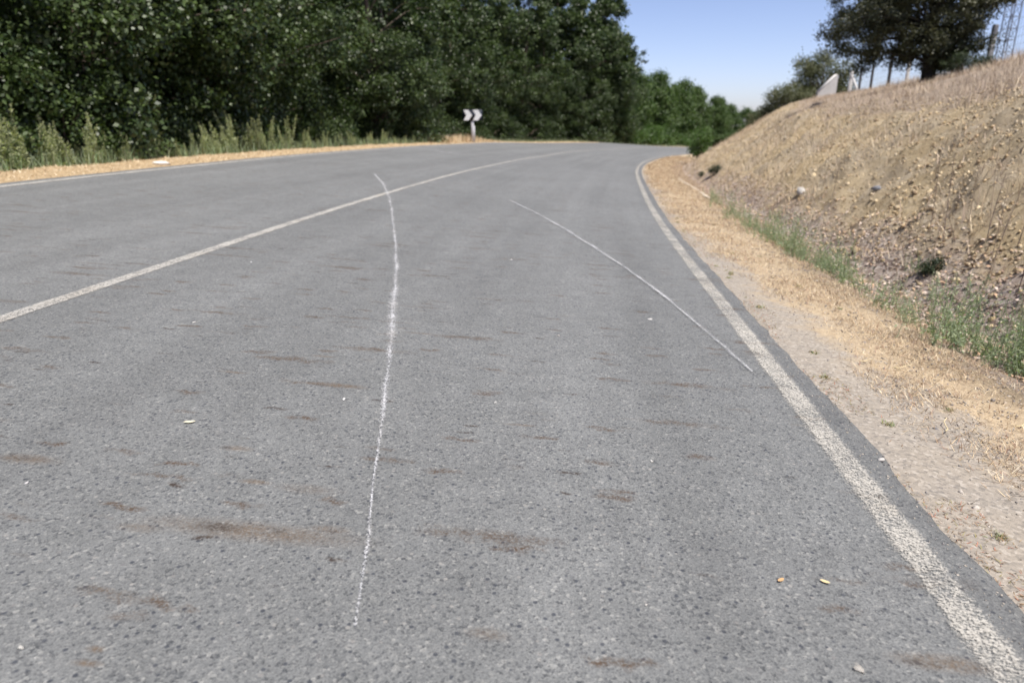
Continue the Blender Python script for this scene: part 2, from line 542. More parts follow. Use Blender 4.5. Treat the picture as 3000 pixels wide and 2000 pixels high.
M = {}
M['asphalt'] = mat_asphalt()
M['edge_paint'] = mat_paint('edge_line_paint', (.56, .53, .465), .70, edge=.5, grainy=230, amax=.85)
M['centre_paint'] = mat_paint('centre_line_paint', (.50, .48, .435), .62, edge=.4, grainy=180, amax=.9)
M['chalk'] = mat_paint('chalk', (.58, .58, .585), .69, edge=1.0, grainy=230)
M['hill'] = mat_hillside()
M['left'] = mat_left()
M['far_ground'] = plain('far_dry_land', (.22, .19, .11), .95, .3, .05)
M['poplar'] = mat_leaf('poplar_leaf', (.018, .036, .009), (.082, .118, .032), .46, .14, .45)
M['poplar_far'] = mat_leaf('distant_leaf', (.045, .084, .02), (.10, .15, .038), .55, .25)
M['hedge'] = mat_leaf('hedge_leaf', (.05, .10, .02), (.09, .15, .035), .5, .3)
M['oak'] = mat_leaf('oak_leaf', (.022, .030, .011), (.075, .074, .026), .55, .12)
M['olive'] = mat_leaf('grey_shrub_leaf', (.075, .088, .04), (.15, .15, .075), .6, .2)
M['dark_shrub'] = mat_leaf('dark_shrub_leaf', (.025, .04, .018), (.05, .07, .025), .5, .15)
M['weed'] = mat_leaf('weed_leaf', (.24, .29, .15), (.45, .45, .27), .65, .35)
M['verge_weed'] = mat_leaf('verge_weed_leaf', (.23, .30, .18), (.38, .42, .27), .65, .3)
M['straw'] = plain('straw', (.5, .4, .2), .7, .2, 20, tint=True)
M['bark'] = plain('bark', (.13, .10, .075), .9, .35, 14, .8)
M['dark_bark'] = plain('oak_bark', (.045, .038, .03), .9, .3, 14, .8)
M['clod'] = plain('clod', (.4, .3, .2), .95, .25, 25, .6, tint=True)
M['concrete'] = plain('concrete', (.58, .56, .52), .85, .12, 9, .3)
M['sandy_concrete'] = plain('sandy_concrete', (.56, .49, .38), .9, .2, 9, .4)
M['grey_concrete'] = plain('grey_concrete', (.30, .30, .31), .85, .2, 9, .3)
M['dark_wood'] = plain('dark_wood', (.05, .045, .042), .85, .3, 12, .4)
M['shaded_wall'] = plain('shaded_white_render', (.46, .45, .43), .85, .08, 5, .2)  # white render greyed down: the wall's shade is put into its base colour
M['wire'] = plain('galvanised_wire', (.16, .17, .19), .6, .1, 5)
M['mast'] = plain('mast_steel', (.12, .12, .13), .55, .2, 5)
M['sign_dark'] = plain('sign_navy_film', (.016, .021, .034), .4, .1, 6)
M['sign_white'] = plain('sign_white_film', (.82, .83, .84), .4, .04, 6)
M['post'] = plain('galvanised_post', (.50, .50, .53), .5, .1, 12)
M['flower'] = plain('yellow_petal', (.75, .5, .03), .6, .1, 30)


# ------------------------------------------------------------------ ground sheets
def sheet(name, material, sv, dv, zf, uvs, parent=None):
    ss, dd = np.meshgrid(sv, dv, indexing='ij')
    x, y = plan(ss, dd)
    z = zf(ss, dd)
    ns, nd = ss.shape
    i = np.arange(ns * nd).reshape(ns, nd)
    f = np.stack([i[:-1, :-1], i[:-1, 1:], i[1:, 1:], i[1:, :-1]], -1).reshape(-1, 4)
    mb = MB()
    mb.add(np.stack([x, y, z], -1).reshape(-1, 3), f)
    o = mb.build(name, material, parent, True)
    me = o.data
    li = np.empty(len(me.loops), np.int32)
    me.loops.foreach_get('vertex_index', li)
    for nm, (U, V) in uvs(ss, dd).items():
        uv = me.uv_layers.new(name=nm)
        uv.data.foreach_set('uv', np.stack([U.ravel()[li], V.ravel()[li]], 1).astype(np.float32).ravel())
    return o


def spaced(*segs):
    return np.unique(np.concatenate([np.arange(a, b + 1e-6, st) for a, b, st in segs]).round(4))


# far land: one sheet falling away into the valley and on to the horizon
mb = MB()
rings = np.array([0, 60, 110, 200, 400, 700, 1500, 4500.0])
zr = np.array([-9, -9, -12, -18, -26, -32, -36, -40.0])
na = 48
an = np.linspace(0, 2 * np.pi, na, endpoint=False)
gv = np.concatenate([np.stack([20 + r * np.cos(an), 45 + r * np.sin(an), np.full(na, z)], 1) for r, z in zip(rings, zr)])
k = np.arange(na)
gf = np.concatenate([np.stack([i * na + k, i * na + (k + 1) % na, (i + 1) * na + (k + 1) % na, (i + 1) * na + k], 1) for i in range(len(rings) - 1)])[:, ::-1]
mb.add(gv, gf)
tag(mb.build('ground', M['far_ground'], None, True), kind='structure')

# asphalt, with a frayed right edge that breaks down to the verge
sv = spaced((-8, 0, .2), (0, 6, .03), (6, 12, .1), (12, 50, .4), (50, 140, 1.0))


def edge_fray(s):
    return .020 * fbm(s * 5.1, s * 0, 41, 5) + .012 * vnoise(s * .9, s * 0, 44)


dvr = np.concatenate([[-3.36, -3.34], np.linspace(-3.3, 3.21, 21), [3.26, 3.29, 3.315]])
ss, dd = np.meshgrid(sv, dvr, indexing='ij')


def road_plan(ss, dd):
    return dd + np.where(dd > 3.24, edge_fray(ss), np.where(dd < -3.32, edge_fray(ss + 50), 0))


d2 = road_plan(ss, dd)
x, y = plan(ss, d2)
z = np.where((dd > 3.30) | (dd < -3.35), road_z(ss, d2) - .09, np.where(dd > 3.27, road_z(ss, d2) - .012, road_z(ss, d2)))
i = np.arange(ss.size).reshape(ss.shape)
mb = MB()
mb.add(np.stack([x, y, z], -1).reshape(-1, 3), np.stack([i[:-1, :-1], i[:-1, 1:], i[1:, 1:], i[1:, :-1]], -1).reshape(-1, 4))
road = mb.build('road', M['asphalt'], None, True)
tag(road, kind='structure')
li = np.empty(len(road.data.loops), np.int32)
road.data.loops.foreach_get('vertex_index', li)
uvl = road.data.uv_layers.new(name='UVMap')
uvl.data.foreach_set('uv', np.stack([d2.ravel()[li], ss.ravel()[li]], 1).astype(np.float32).ravel())

# right side: verge, ditch, cut bank, slope to the fence, plateau
sr = spaced((-8, 0, .4), (0, 18, .07), (18, 32, .14), (32, 60, .4), (60, 140, 1.5))
dr = spaced((3.15, 4.6, .1), (4.6, 7.6, .06), (7.6, 10, .15), (10, 16, .4), (16, 56, 2.0))


def hill_uv(ss, dd):
    hf = np.interp(ss, [-10, 3, 7, 10, 14, 25, 40, 50, 60, 80, 120], [1.9, 1.7, 1.6, 1.45, 1.5, 2.0, 2.9, 2.6, 1.5, .8, .5])
    return {'UVMap': (dd, ss), 'shoulder': (dd - TOE - hf / np.interp(ss, [0, 16, 26, 60], [.82, .78, .62, .6]), ss)}


hill = sheet('hillside', M['hill'], sr, dr, ground_z, hill_uv)
tag(hill, kind='structure')

sl = spaced((-8, 30, .25), (30, 140, 1.2))
dl = -spaced((3.15, 5.2, .12), (5.2, 9, .5), (9, 56, 2.5))[::-1]
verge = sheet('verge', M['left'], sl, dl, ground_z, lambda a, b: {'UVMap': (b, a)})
tag(verge, kind='structure')


# ------------------------------------------------------------------ road markings and scuffs
def stripe(name, sd_pts, width, material, lift=.004, step=.06, jitter=0.0):
    p = np.array(sd_pts, float)
    seg = np.concatenate([[0], np.cumsum(np.hypot(*np.diff(p, axis=0).T))])
    n = max(int(seg[-1] / step), 8)
    tt = np.linspace(0, seg[-1], n)
    # smooth resampling
    s, d = np.interp(tt, seg, p[:, 0]), np.interp(tt, seg, p[:, 1])
    kk = max(int(n / len(p) * .6) | 1, 1)
    if len(p) > 2 and kk > 2 and n > kk * 3:
        ker = np.ones(kk) / kk
        h = kk // 2
        ext = lambda a: np.concatenate([a[0] - (a[1:h + 1][::-1] - a[0]), a, a[-1] + (a[-1] - a[-h - 1:-1][::-1])])
        s, d = np.convolve(ext(s), ker, 'valid'), np.convolve(ext(d), ker, 'valid')
    wv = np.interp(tt, seg, width) if hasattr(width, '__len__') else np.full(n, width)
    if jitter:
        wv = wv * (1 + jitter * fbm(tt * 6, tt * 0, 77, 3))
    if jitter:
        d = d + .010 * fbm(tt * 3.5, tt * 0, 78, 4) * np.minimum(1, .4 + wv * 12)
    x, y = plan(s, d)
    tx, ty = np.gradient(x), np.gradient(y)
    L = np.hypot(tx, ty)
    nx, ny = ty / L, -tx / L
    us = np.array([-1, -.4, .4, 1.0])
    X = x[:, None] + nx[:, None] * us * wv[:, None] / 2
    Y = y[:, None] + ny[:, None] * us * wv[:, None] / 2
    th = np.interp(s, S, RT)
    D = d[:, None] + (nx * np.cos(th) - ny * np.sin(th))[:, None] * us * wv[:, None] / 2
    Z = road_z(np.repeat(s[:, None], 4, 1), D) + lift
    i = np.arange(n * 4).reshape(n, 4)
    mb = MB()
    mb.add(np.stack([X, Y, Z], -1).reshape(-1, 3), np.stack([i[:-1, :-1], i[:-1, 1:], i[1:, 1:], i[1:, :-1]], -1).reshape(-1, 4))
    o = mb.build(name, material, road)
    me = o.data
    li = np.empty(len(me.loops), np.int32)
    me.loops.foreach_get('vertex_index', li)
    U, V = np.broadcast_to(us, (n, 4)), np.broadcast_to(tt[:, None], (n, 4))
    uv = me.uv_layers.new(name='UVMap')
    uv.data.foreach_set('uv', np.stack([U.ravel()[li], V.ravel()[li]], 1).astype(np.float32).ravel())
    return o


ln = np.concatenate([np.arange(-8, 30, .5), np.arange(30, 139, 1.0)])
stripe('edge_line', np.stack([ln, np.full(len(ln), 3.16)], 1), .125, M['edge_paint'], step=.1)
stripe('edge_line', np.stack([ln, np.full(len(ln), -3.16)], 1), .13, M['centre_paint'], step=.1)
stripe('centre_line', np.stack([ln, np.full(len(ln), 0.0)], 1), .105, M['centre_paint'], step=.1)
chalk1 = [(1.0, 2.03), (1.06, 2.01), (1.13, 2.0), (1.24, 1.97), (1.4, 1.93), (1.56, 1.89), (1.78, 1.84), (2.0, 1.78), (2.32, 1.7), (2.73, 1.6), (3.16, 1.48),
          (3.58, 1.38), (4.32, 1.18), (5.08, .96), (6.56, .51), (7.64, .16), (8.85, -.28), (10.3, -.9)]
chalk2 = [(8.4, 1.42), (8.23, 1.49), (7.51, 1.79), (6.37, 2.18), (5.2, 2.52), (4.48, 2.71), (3.8, 2.86), (3.24, 2.96), (2.96, 3.01), (2.73, 3.04), (2.6, 3.06)]
cw1 = np.array([3, 4, 4.5, 6, 3, 4, 8, 13, 19, 24, 25, 22, 17, 16, 22, 30, 36, 26]) * .0035
cw2 = np.array([16, 20, 24, 26, 24, 20, 16, 12, 16, 13, 8]) * .0034
stripe('chalk_line', chalk1, cw1, M['chalk'], .0085, .02, .5)
stripe('chalk_line', chalk2, cw2, M['chalk'], .0085, .03, .4)
stripe('chalk_line', [(19.6, -2.62), (19.1, -2.3), (18.75, -2.05), (18.6, -1.84)], [.10, .26, .34, .2], M['chalk'], .008, .05)
stripe('chalk_line', [(19.05, -1.95), (18.6, -1.72), (18.2, -1.46)], [.18, .28, .14], M['chalk'], .008, .05)
stripe('chalk_line', [(17.9, -2.98), (18.6, -2.78), (19.3, -2.45)], [.12, .18, .1], M['chalk'], .008, .05)

# ------------------------------------------------------------------ leaves, trees and shrubs
UP = np.array([0, 0, 1.0])


def leaf_cards(mb, pos, size, rng, up=.5, out=None, tint=None, aspect=.72, droop=.0):
    """Folded leaf blades: four points each, folded along the midrib."""
    n = len(pos)
    nor = rng.normal(size=(n, 3))
    nor /= np.linalg.norm(nor, axis=1)[:, None]
    nor = nor + UP * up
    if out is not None:
        nor = nor + out
    nor /= np.linalg.norm(nor, axis=1)[:, None] + 1e-9
    ax = rng.normal(size=(n, 3)) - UP * droop
    ax -= (ax * nor).sum(1)[:, None] * nor
    ax /= np.linalg.norm(ax, axis=1)[:, None] + 1e-9
    sd_ = np.cross(nor, ax)
    size = np.broadcast_to(size, (n,))[:, None] * rng.uniform(.65, 1.25, (n, 1))
    a = pos - ax * size * .5
    b = pos - ax * size * .05 + sd_ * size * aspect * .5 + nor * size * .12
    c = pos + ax * size * .5
    d = pos - ax * size * .05 - sd_ * size * aspect * .5 + nor * size * .12
    v = np.stack([a, b, c, d], 1).reshape(-1, 3)
    f = np.arange(n * 4).reshape(n, 4)
    if tint is None:
        tint = np.stack([np.clip(rng.normal(.45, .25, n), 0, 1), rng.random(n), rng.random(n)], 1)
    mb.add(v, f, np.repeat(tint, 4, 0))


def bough_leaves(mb, c, r, n_sub, per, size, rng, centre, squash=.7, spread=.2):
    """Leaf sprays filling one bough; each spray has its own tone."""
    for _ in range(n_sub):
        q = rng.normal(size=3)
        q /= np.linalg.norm(q)
        q = c + q * r * rng.uniform(.35, 1.0) ** .6 * np.array([1, 1, squash])
        m = max(int(per * rng.uniform(.5, 1.5)), 4)
        pts = q + rng.normal(size=(m, 3)) * np.array([spread, spread, spread * .7]) * rng.uniform(.7, 1.35)
        out = (q - centre) * np.array([1, 1, .4])
        out = out / (np.linalg.norm(out) + 1e-6) * .5
        tone = np.clip(rng.normal(.42, .24), 0, 1)
        t = np.stack([np.clip(rng.normal(tone, .14, m), 0, 1), rng.random(m), rng.random(m)], 1)
        leaf_cards(mb, pts, size, rng, .55, out, t)


def limb(mb, a, b, r0, r1, rng, sag=.12, n=6, sides=6):
    t = np.linspace(0, 1, n)[:, None]
    L = np.linalg.norm(np.asarray(b) - np.asarray(a))
    p = np.asarray(a) * (1 - t) + np.asarray(b) * t
    p = p + np.sin(t * np.pi) * np.array([rng.normal(0, .05), rng.normal(0, .05), sag]) * L
    p[1:-1] += rng.normal(size=(n - 2, 3)) * .015 * L
    mb.tube(p, np.linspace(r0, r1, n), sides)


def make_tree(name, seed, height, radius, n_boughs, n_sub, per, leaf, leaf_m, bark_m, low=.55, low_top=4.0, base=.5, trunk_r=.13, high_scale=1.6, taper=1.0, spread=.2, bough_r=(.6, 1.15)):
    rng = np.random.default_rng(seed)
    root = empty(name)
    tm, lm = MB(), MB()
    n = 9
    hh = np.linspace(-.4, height * .95, n)
    ax = np.cumsum(rng.normal(0, .10, (n, 2)), 0) * np.linspace(0, 1, n)[:, None]
    pts = np.column_stack([ax, hh])
    tm.tube(pts, np.concatenate([[trunk_r * 1.35], np.linspace(trunk_r, .02, n - 1)]), 9)
    for i in range(n_boughs):
        if rng.random() < low:
            z = base + (low_top - base) * rng.random()
        else:
            z = low_top + (height - low_top) * rng.random() ** 1.1
        prof = 1.0 if z < height * .45 else max(.16, 1 - ((z - height * .45) / (height * .58)) ** 1.5 * taper)
        a = rng.uniform(0, 2 * np.pi)
        rr = radius * prof * (.25 + .75 * math.sqrt(rng.random()))
        c = np.array([np.interp(z, hh, pts[:, 0]) + rr * math.cos(a), np.interp(z, hh, pts[:, 1]) + rr * math.sin(a), z])
        zb = max(.3, z - rr * rng.uniform(.25, .7))
        s = np.array([np.interp(zb, hh, pts[:, 0]), np.interp(zb, hh, pts[:, 1]), zb])
        limb(tm, s, c, max(.012, trunk_r * .28 * prof), .006, rng)
        hi = z > low_top
        sc_ = high_scale if hi else 1.0
        bough_leaves(lm, c, rng.uniform(*bough_r) * (.75 + .25 * prof), n_sub, per / (sc_ ** 1.1), leaf * sc_, rng, np.array([s[0], s[1], z - .3]), .75, spread)
    tm.build('trunk', bark_m, root, True)
    lm.build('crown', leaf_m, root)
    return root


def place(root, s, d, rz=0, scale=1.0, dz=0.0):
    x, y = plan(s, d)
    root.location = (float(x), float(y), float(ground_z(s, d)) + dz)
    root.rotation_euler = (0, 0, rz)
    root.scale = (scale, scale, scale)
    return root


prng = random.Random(11)
near = [make_tree('poplar_tree', 100 + i, 9.5, 2.5, 56, 24, 58, .082, M['poplar'], M['bark'], .56, 4.2, .3, spread=.12, bough_r=(.55, 1.05)) for i in range(4)]
near_spots = []
for row, (dd_, s0, s1, stp) in enumerate(((-7.4, -1.0, 55, 3.2), (-10.8, 1, 56, 3.2), (-14.8, 4, 60, 3.4), (-20.0, 6, 66, 4.2))):
    s_ = s0
    while s_ < s1:
        near_spots.append((s_ + prng.uniform(-.8, .8), dd_ + prng.uniform(-.9, .9) - .02 * max(0, s_ - 20), row))
        s_ += stp
near_spots += [(50.5, -6.2, 0), (53.5, -6.0, 0), (55.5, -6.6, 0)]
used = set()
for i, (s_, d_, row) in enumerate(near_spots):
    k_ = prng.randrange(4)
    if k_ not in used:
        used.add(k_)
        o = near[k_]
    else:
        o = copy_tree(near[k_])
    place(o, s_, d_, prng.uniform(0, 6.28), prng.uniform(.88, 1.15) * (1.12 if s_ > 48 else 1))
    tag(o, [('poplar leafy to the ground right behind the tall verge weeds' if s_ < 22 else 'front-row poplar of the wood behind the chevron sign' if s_ < 34 else 'front-row poplar between the chevron sign and the bright green bushes'),
            'dark poplar just behind the front row of the roadside wood',
            'shaded poplar deep inside the wood left of the road',
            'poplar at the back of the wood left of the road'][row], 'tree',
        ['poplars fronting the road', 'second row of poplars', 'third row of poplars', 'rear row of poplars'][row])

far = [make_tree('broadleaf_tree', 200 + i, 8.0, 2.1, 70, 8, 34, .17, M['poplar_far'], M['bark'], .35, 3.0, .4, .12, 1.15, .85, .28, (.5, .9)) for i in range(3)]
far_spots = [(55.5, -7.2, 1.15), (57.5, -7.6, 1.05), (60, -7.6, .9), (63.5, -7.4, .86), (66, -8.6, .86), (68.5, -7.2, .84), (73.5, -7.4, .8), (78.5, -7.2, .78), (84, -7.2, .7), (94, -7.2, .62), (71, -8.0, .80), (76, -7.8, .84), (81, -8.5, .78), (86, -7.6, .68), (91, -8.2, .64), (97, -7.6, .60),
             (103, -8.2, .62), (110, -7.5, .56), (68, -13, .95), (79, -13, .92), (90, -13, .8), (100, -13, .72), (116, -8, .6), (108, -13, .6)]
for i, (s_, d_, k_) in enumerate(far_spots):
    o = far[i] if i < 3 else copy_tree(far[i % 3])
    place(o, s_, d_, prng.uniform(0, 6.28), k_)
    front = d_ > -12
    tag(o, 'light green broadleaf tree in the line beyond the bend' if front else 'broadleaf tree behind the line of trees beyond the bend', 'tree',
        'trees lining the road beyond the bend' if front else 'trees behind the far line')


def make_bush(name, seed, r, h, n, n_sub, per, leaf, leaf_m, bark_m, spread=.12, flat=1.0):
    rng = np.random.default_rng(seed)
    root = empty(name)
    tm, lm = MB(), MB()
    for i in range(n):
        a = rng.uniform(0, 6.28)
        rr = r * math.sqrt(rng.random()) * .8
        top = h * (1 - .45 * (rr / r) ** 2)
        z = top * rng.uniform(.15, .9)
        c = np.array([rr * math.cos(a) * flat, rr * math.sin(a), z])
        limb(tm, (rng.normal(0, .05), rng.normal(0, .05), -.1), c, .02 * h, .004, rng, .1, 5, 5)
        bough_leaves(lm, c, r * .3, n_sub, per, leaf, rng, np.array([0, 0, h * .3]), .8, spread)
    tm.build('stems', bark_m, root, True)
    lm.build('foliage', leaf_m, root)
    return root


hb = [make_bush('roadside_bush', 300 + i, 1.7, 2.1, 26, 7, 34, .12, M['hedge'], M['bark'], .22) for i in range(2)]
for i, (s_, d_, k_) in enumerate([(58, -5.9, 1.0), (62, -5.8, 1.05), (66, -5.9, .95), (70.5, -5.8, .9), (75, -6.0, .85)]):
    o = hb[i] if i < 2 else copy_tree(hb[i % 2])
    place(o, s_, d_, prng.uniform(0, 6.28), k_)
    tag(o, 'bright green rounded bush at the foot of the far trees', 'bush', 'bright green bushes beside the far road')
# undergrowth at the edge of the near wood
ub = [make_bush('bramble_bush', 320 + i, 1.0, 1.2, 22, 7, 34, .06, M['poplar'], M['bark'], .14) for i in range(2)]
for i, (s_, d_) in enumerate([(5.5, -5.9), (8.2, -5.8), (10.2, -5.7), (11.8, -6.0), (13.7, -5.9), (16.5, -6.4), (20.5, -6.2), (24, -6.1), (31, -6.0), (35, -6.2), (40, -6.2), (45, -6.3), (50, -6.2)]):
    o = ub[i] if i < 2 else copy_tree(ub[i % 2])
    place(o, s_, d_, prng.uniform(0, 6.28), prng.uniform(.8, 1.2))
    tag(o, 'leafy green bush growing between the verge weeds and the poplars', 'bush', 'undergrowth along the wood edge')

# ------------------------------------------------------------------ weeds of the left verge
def make_spike_weed(seed, h, flowers=0, brown=False):
    rng = np.random.default_rng(seed)
    mb = MB()
    for k_ in range(rng.integers(2, 5)):
        lean = rng.normal(0, .10, 2)
        hh_ = h * rng.uniform(.6, 1.0) if k_ else h
        t = np.linspace(0, 1, 6)
        p = np.column_stack([lean[0] * t ** 1.3 * hh_ + rng.normal(0, .02), lean[1] * t ** 1.3 * hh_ + rng.normal(0, .02), t * hh_])
        mb.tube(p, np.linspace(.006, .002, 6), 5, (.4, .4, .4))
        m = int(150 * hh_ / .6)
        tt = rng.random(m) ** .8
        lp = np.column_stack([np.interp(tt, t, p[:, j]) for j in range(3)])
        off = .075 * (1 - tt) ** .7 + .012
        a = rng.uniform(0, 6.28, m)
        lp[:, 0] += np.cos(a) * off * rng.uniform(.2, 1, m)
        lp[:, 1] += np.sin(a) * off * rng.uniform(.2, 1, m)
        tint = np.stack([np.clip(rng.normal(.3 + .45 * tt, .15), 0, 1), rng.random(m), rng.random(m)], 1)
        leaf_cards(mb, lp, .028 + .035 * (1 - tt), rng, .3, None, tint, .38)
    me = mb.mesh('spike_weed', M['weed'])
    return me


weed_meshes = [make_spike_weed(400 + i, hh_) for i, hh_ in enumerate((.50, .62, .72, .42, .58, .80))]
for i in range(220):
    u = (i + prng.random()) / 220
    s_ = 4.5 + 24 * u ** 1.15
    d_ = -4.45 - abs(prng.gauss(0, .45)) - .1
    o = link('spike_weed', weed_meshes[prng.randrange(6)])
    tall = .75 + .55 * (vnoise(np.array(s_ * .6), np.array(2.0), 61) + .5)
    if s_ > 16:
        tall *= .62
    place(o, s_, d_, prng.uniform(0, 6.28), tall * prng.uniform(.5, .95))
    o.rotation_euler[0] = prng.gauss(0, .08)
    tag(o, 'grey-green spike-leaved weed standing between the straw verge and the poplars', 'weed', 'weeds along the left verge')


def blades(rng, n, pos, length, width, lean, tints, curve=.25):
    """Grass or straw: bent two-segment blades."""
    a = rng.uniform(0, 2 * np.pi, n)
    dirv = np.stack([np.cos(a), np.sin(a), np.zeros(n)], 1)
    L = length[:, None]
    ln_ = lean[:, None]
    mid = pos + (dirv * np.sin(ln_) + UP * np.cos(ln_)) * L * .55
    l2 = np.minimum(ln_ + curve * rng.random((n, 1)) * 2, 1.62)
    tip = mid + (dirv * np.sin(l2) + UP * np.cos(l2)) * L * .45
    b = a + np.pi / 2 + rng.normal(0, .6, n)
    side = np.stack([np.cos(b), np.sin(b), np.zeros(n)], 1) * width[:, None] * .5
    v = np.stack([pos - side, pos + side, mid + side * .8, mid - side * .8, tip], 1)
    base = np.arange(n)[:, None] * 5
    return v.reshape(-1, 3), base + np.array([0, 1, 2, 3]), base + np.array([3, 2, 4]), np.repeat(tints, 5, 0)


def add_blades(mb, *a, **k_):
    v, f4, f3, t = blades(*a, **k_)
    mb.f4.append(f4 + mb.n)
    mb.f3.append(f3 + mb.n)
    mb.v.append(v)
    mb.c.append(t)
    mb.n += len(v)


def pick(rng, n, palette):
    p = np.array(palette)[rng.integers(0, len(palette), n)]
    return p * rng.uniform(.75, 1.2, (n, 1))


STRAW = [(.66, .53, .34), (.58, .45, .27), (.72, .62, .44), (.50, .375, .23), (.42, .30, .19), (.63, .49, .295)]
DRY = [(.58, .46, .31), (.50, .39, .285), (.66, .55, .39), (.42, .32, .245), (.54, .42, .29), (.48, .385, .31)]
GREEN = [(.14, .20, .085), (.18, .23, .11), (.11, .16, .06), (.22, .24, .13)]
rng = np.random.default_rng(21)


def scatter(n, s_rng, d_rng, dens=None, pw=1.0):
    u = rng.random(n) ** pw
    s_ = s_rng[0] + (s_rng[1] - s_rng[0]) * u
    d_ = rng.uniform(d_rng[0], d_rng[1], n)
    if dens is not None:
        keep = rng.random(n) < dens(s_, d_)
        s_, d_ = s_[keep], d_[keep]
    x, y = plan(s_, d_)
    return s_, d_, np.stack([x, y, ground_z(s_, d_)], 1)


# straw on the left verge, low green grass behind it
s_, d_, p = scatter(26000, (4, 46), (-4.5, -3.38), lambda a, b: .35 + .65 * sstep(3.4, 3.75, -b), 1.7)
n = len(p)
mb = MB()
add_blades(mb, rng, n, p, rng.uniform(.02, .06, n) * (1 + .02 * s_), rng.uniform(.003, .006, n) * (1 + .05 * s_), rng.uniform(.8, 1.55, n), pick(rng, n, STRAW))
tag(mb.build('dry_grass', M['straw']), 'pale dry straw carpeting the verge beyond the left edge line', 'grass', kind='stuff')
s_, d_, p = scatter(30000, (4, 70), (-6.3, -4.2), lambda a, b: sstep(4.15, 4.6, -b), 1.8)
n = len(p)
mb = MB()
add_blades(mb, rng, n, p, rng.uniform(.10, .30, n), rng.uniform(.004, .008, n) * (1 + .04 * s_), rng.uniform(0, .6, n), pick(rng, n, GREEN + [(.2, .24, .15)]))
tag(mb.build('green_grass', M['straw']), 'low grey-green grass among the weeds on the left verge', 'grass', kind='stuff')
# tawny tuft around the sign's foot
s_, d_, p = scatter(2600, (25.5, 33), (-5.2, -3.75))
n = len(p)
mb = MB()
add_blades(mb, rng, n, p, rng.uniform(.08, .35, n) * np.exp(-((s_ - 28) / 2.6) ** 2) + .08, rng.uniform(.012, .02, n), rng.uniform(0, .5, n), pick(rng, n, STRAW))
tag(mb.build('tawny_grass', M['straw']), 'tawny dry grass growing round the foot of the chevron sign', 'grass', kind='stuff')
# straw, clipped and trodden, on the right verge
s_, d_, p = scatter(300000, (.6, 40), (3.34, 4.7), lambda a, b: sstep(0, .3, b - np.interp(a, [0, 3, 6, 10], [3.56, 3.46, 3.32, 3.26]) + .22 * vnoise(a * 2.2, b * 2.2, 71)) * (.25 + .75 * sstep(-.3, .25, fbm(a * 3, b * 3, 72, 2))), 2.3)
n = len(p)
mb = MB()
add_blades(mb, rng, n, p, rng.uniform(.010, .042, n) * (1 + .03 * s_), rng.uniform(.0009, .0019, n) * (1 + .16 * s_), rng.uniform(.6, 1.5, n), pick(rng, n, STRAW + [(.32, .18, .12), (.36, .27, .18), (.27, .2, .135), (.40, .28, .18), (.2, .145, .1), (.34, .24, .145)]), curve=.1)
s_, d_, p = scatter(9000, (.8, 16), (3.30, 3.44), lambda a, b: sstep(.12, .45, fbm(a * 4.2, b * 9, 74, 3) + .5 - (b - 3.3) * 3.2), 1.5)
n = len(p)
add_blades(mb, rng, n, p, rng.uniform(.006, .02, n), rng.uniform(.0012, .0028, n) * (1 + .08 * s_), rng.uniform(.8, 1.55, n), pick(rng, n, [(.22, .14, .08), (.30, .2, .11), (.36, .16, .1), (.17, .12, .07), (.25, .22, .08)]))
tag(mb.build('dry_grass', M['straw']), 'short trodden straw between the sandy strip and the ditch under the bank', 'grass', kind='stuff')
# dead leaves and twigs in the ditch
s_, d_, p = scatter(16000, (2, 32), (4.3, 5.3), None, 1.6)
n = len(p)
mb = MB()
tt = pick(rng, n, [(.46, .36, .29), (.34, .25, .19), (.56, .46, .38), (.26, .18, .13), (.5, .33, .2)])
leaf_cards(mb, p + UP * .01, .03, rng, 1.6, None, tt, .6)
tag(mb.build('leaf_litter', M['straw']), 'pinkish brown dead leaves lying in the ditch below the bank', 'leaf litter', kind='stuff')


def shoulder_d(s_):
    hf = np.interp(s_, [-10, 3, 7, 10, 14, 25, 40, 50, 60, 80, 120], [1.9, 1.7, 1.6, 1.45, 1.5, 2.0, 2.9, 2.6, 1.5, .8, .5])
    return TOE + hf / np.interp(s_, [0, 16, 26, 60], [.82, .78, .62, .6])


# standing dry grass above the cut
s_, d_, p = scatter(130000, (3, 62), (5.9, 14.5), lambda a, b: sstep(-.1, .9, b - shoulder_d(a)) * (.3 + .7 * sstep(-.3, .3, fbm(a * 1.1, b * 1.1, 81, 3))), 1.1)
n = len(p)
mb = MB()
hgt = rng.uniform(.06, .26, n) * (.7 + 1.1 * sstep(2, 6, d_ - shoulder_d(s_))) * (.6 + .8 * (fbm(s_ * .7, d_ * .7, 85, 2) + .5))
add_blades(mb, rng, n, p, hgt, rng.uniform(.002, .005, n) * (1 + .03 * s_), rng.uniform(0, .9, n), pick(rng, n, DRY))
tag(mb.build('dry_grass', M['straw']), 'standing brown dry grass on the slope between the cut bank and the fence', 'grass', kind='stuff')
# sparse dead grass on the cut face
s_, d_, p = scatter(22000, (3, 40), (4.8, 8.0), lambda a, b: .12 + sstep(.0, .35, fbm(a * 1.3, b * 1.3, 91, 3)))
n = len(p)
mb = MB()
add_blades(mb, rng, n, p, rng.uniform(.06, .25, n), rng.uniform(.003, .006, n) * (1 + .03 * s_), rng.uniform(0, .9, n), pick(rng, n, DRY))
tag(mb.build('dead_grass', M['straw']), 'sparse dead grass tufts on the stony cut face', 'grass', kind='stuff')

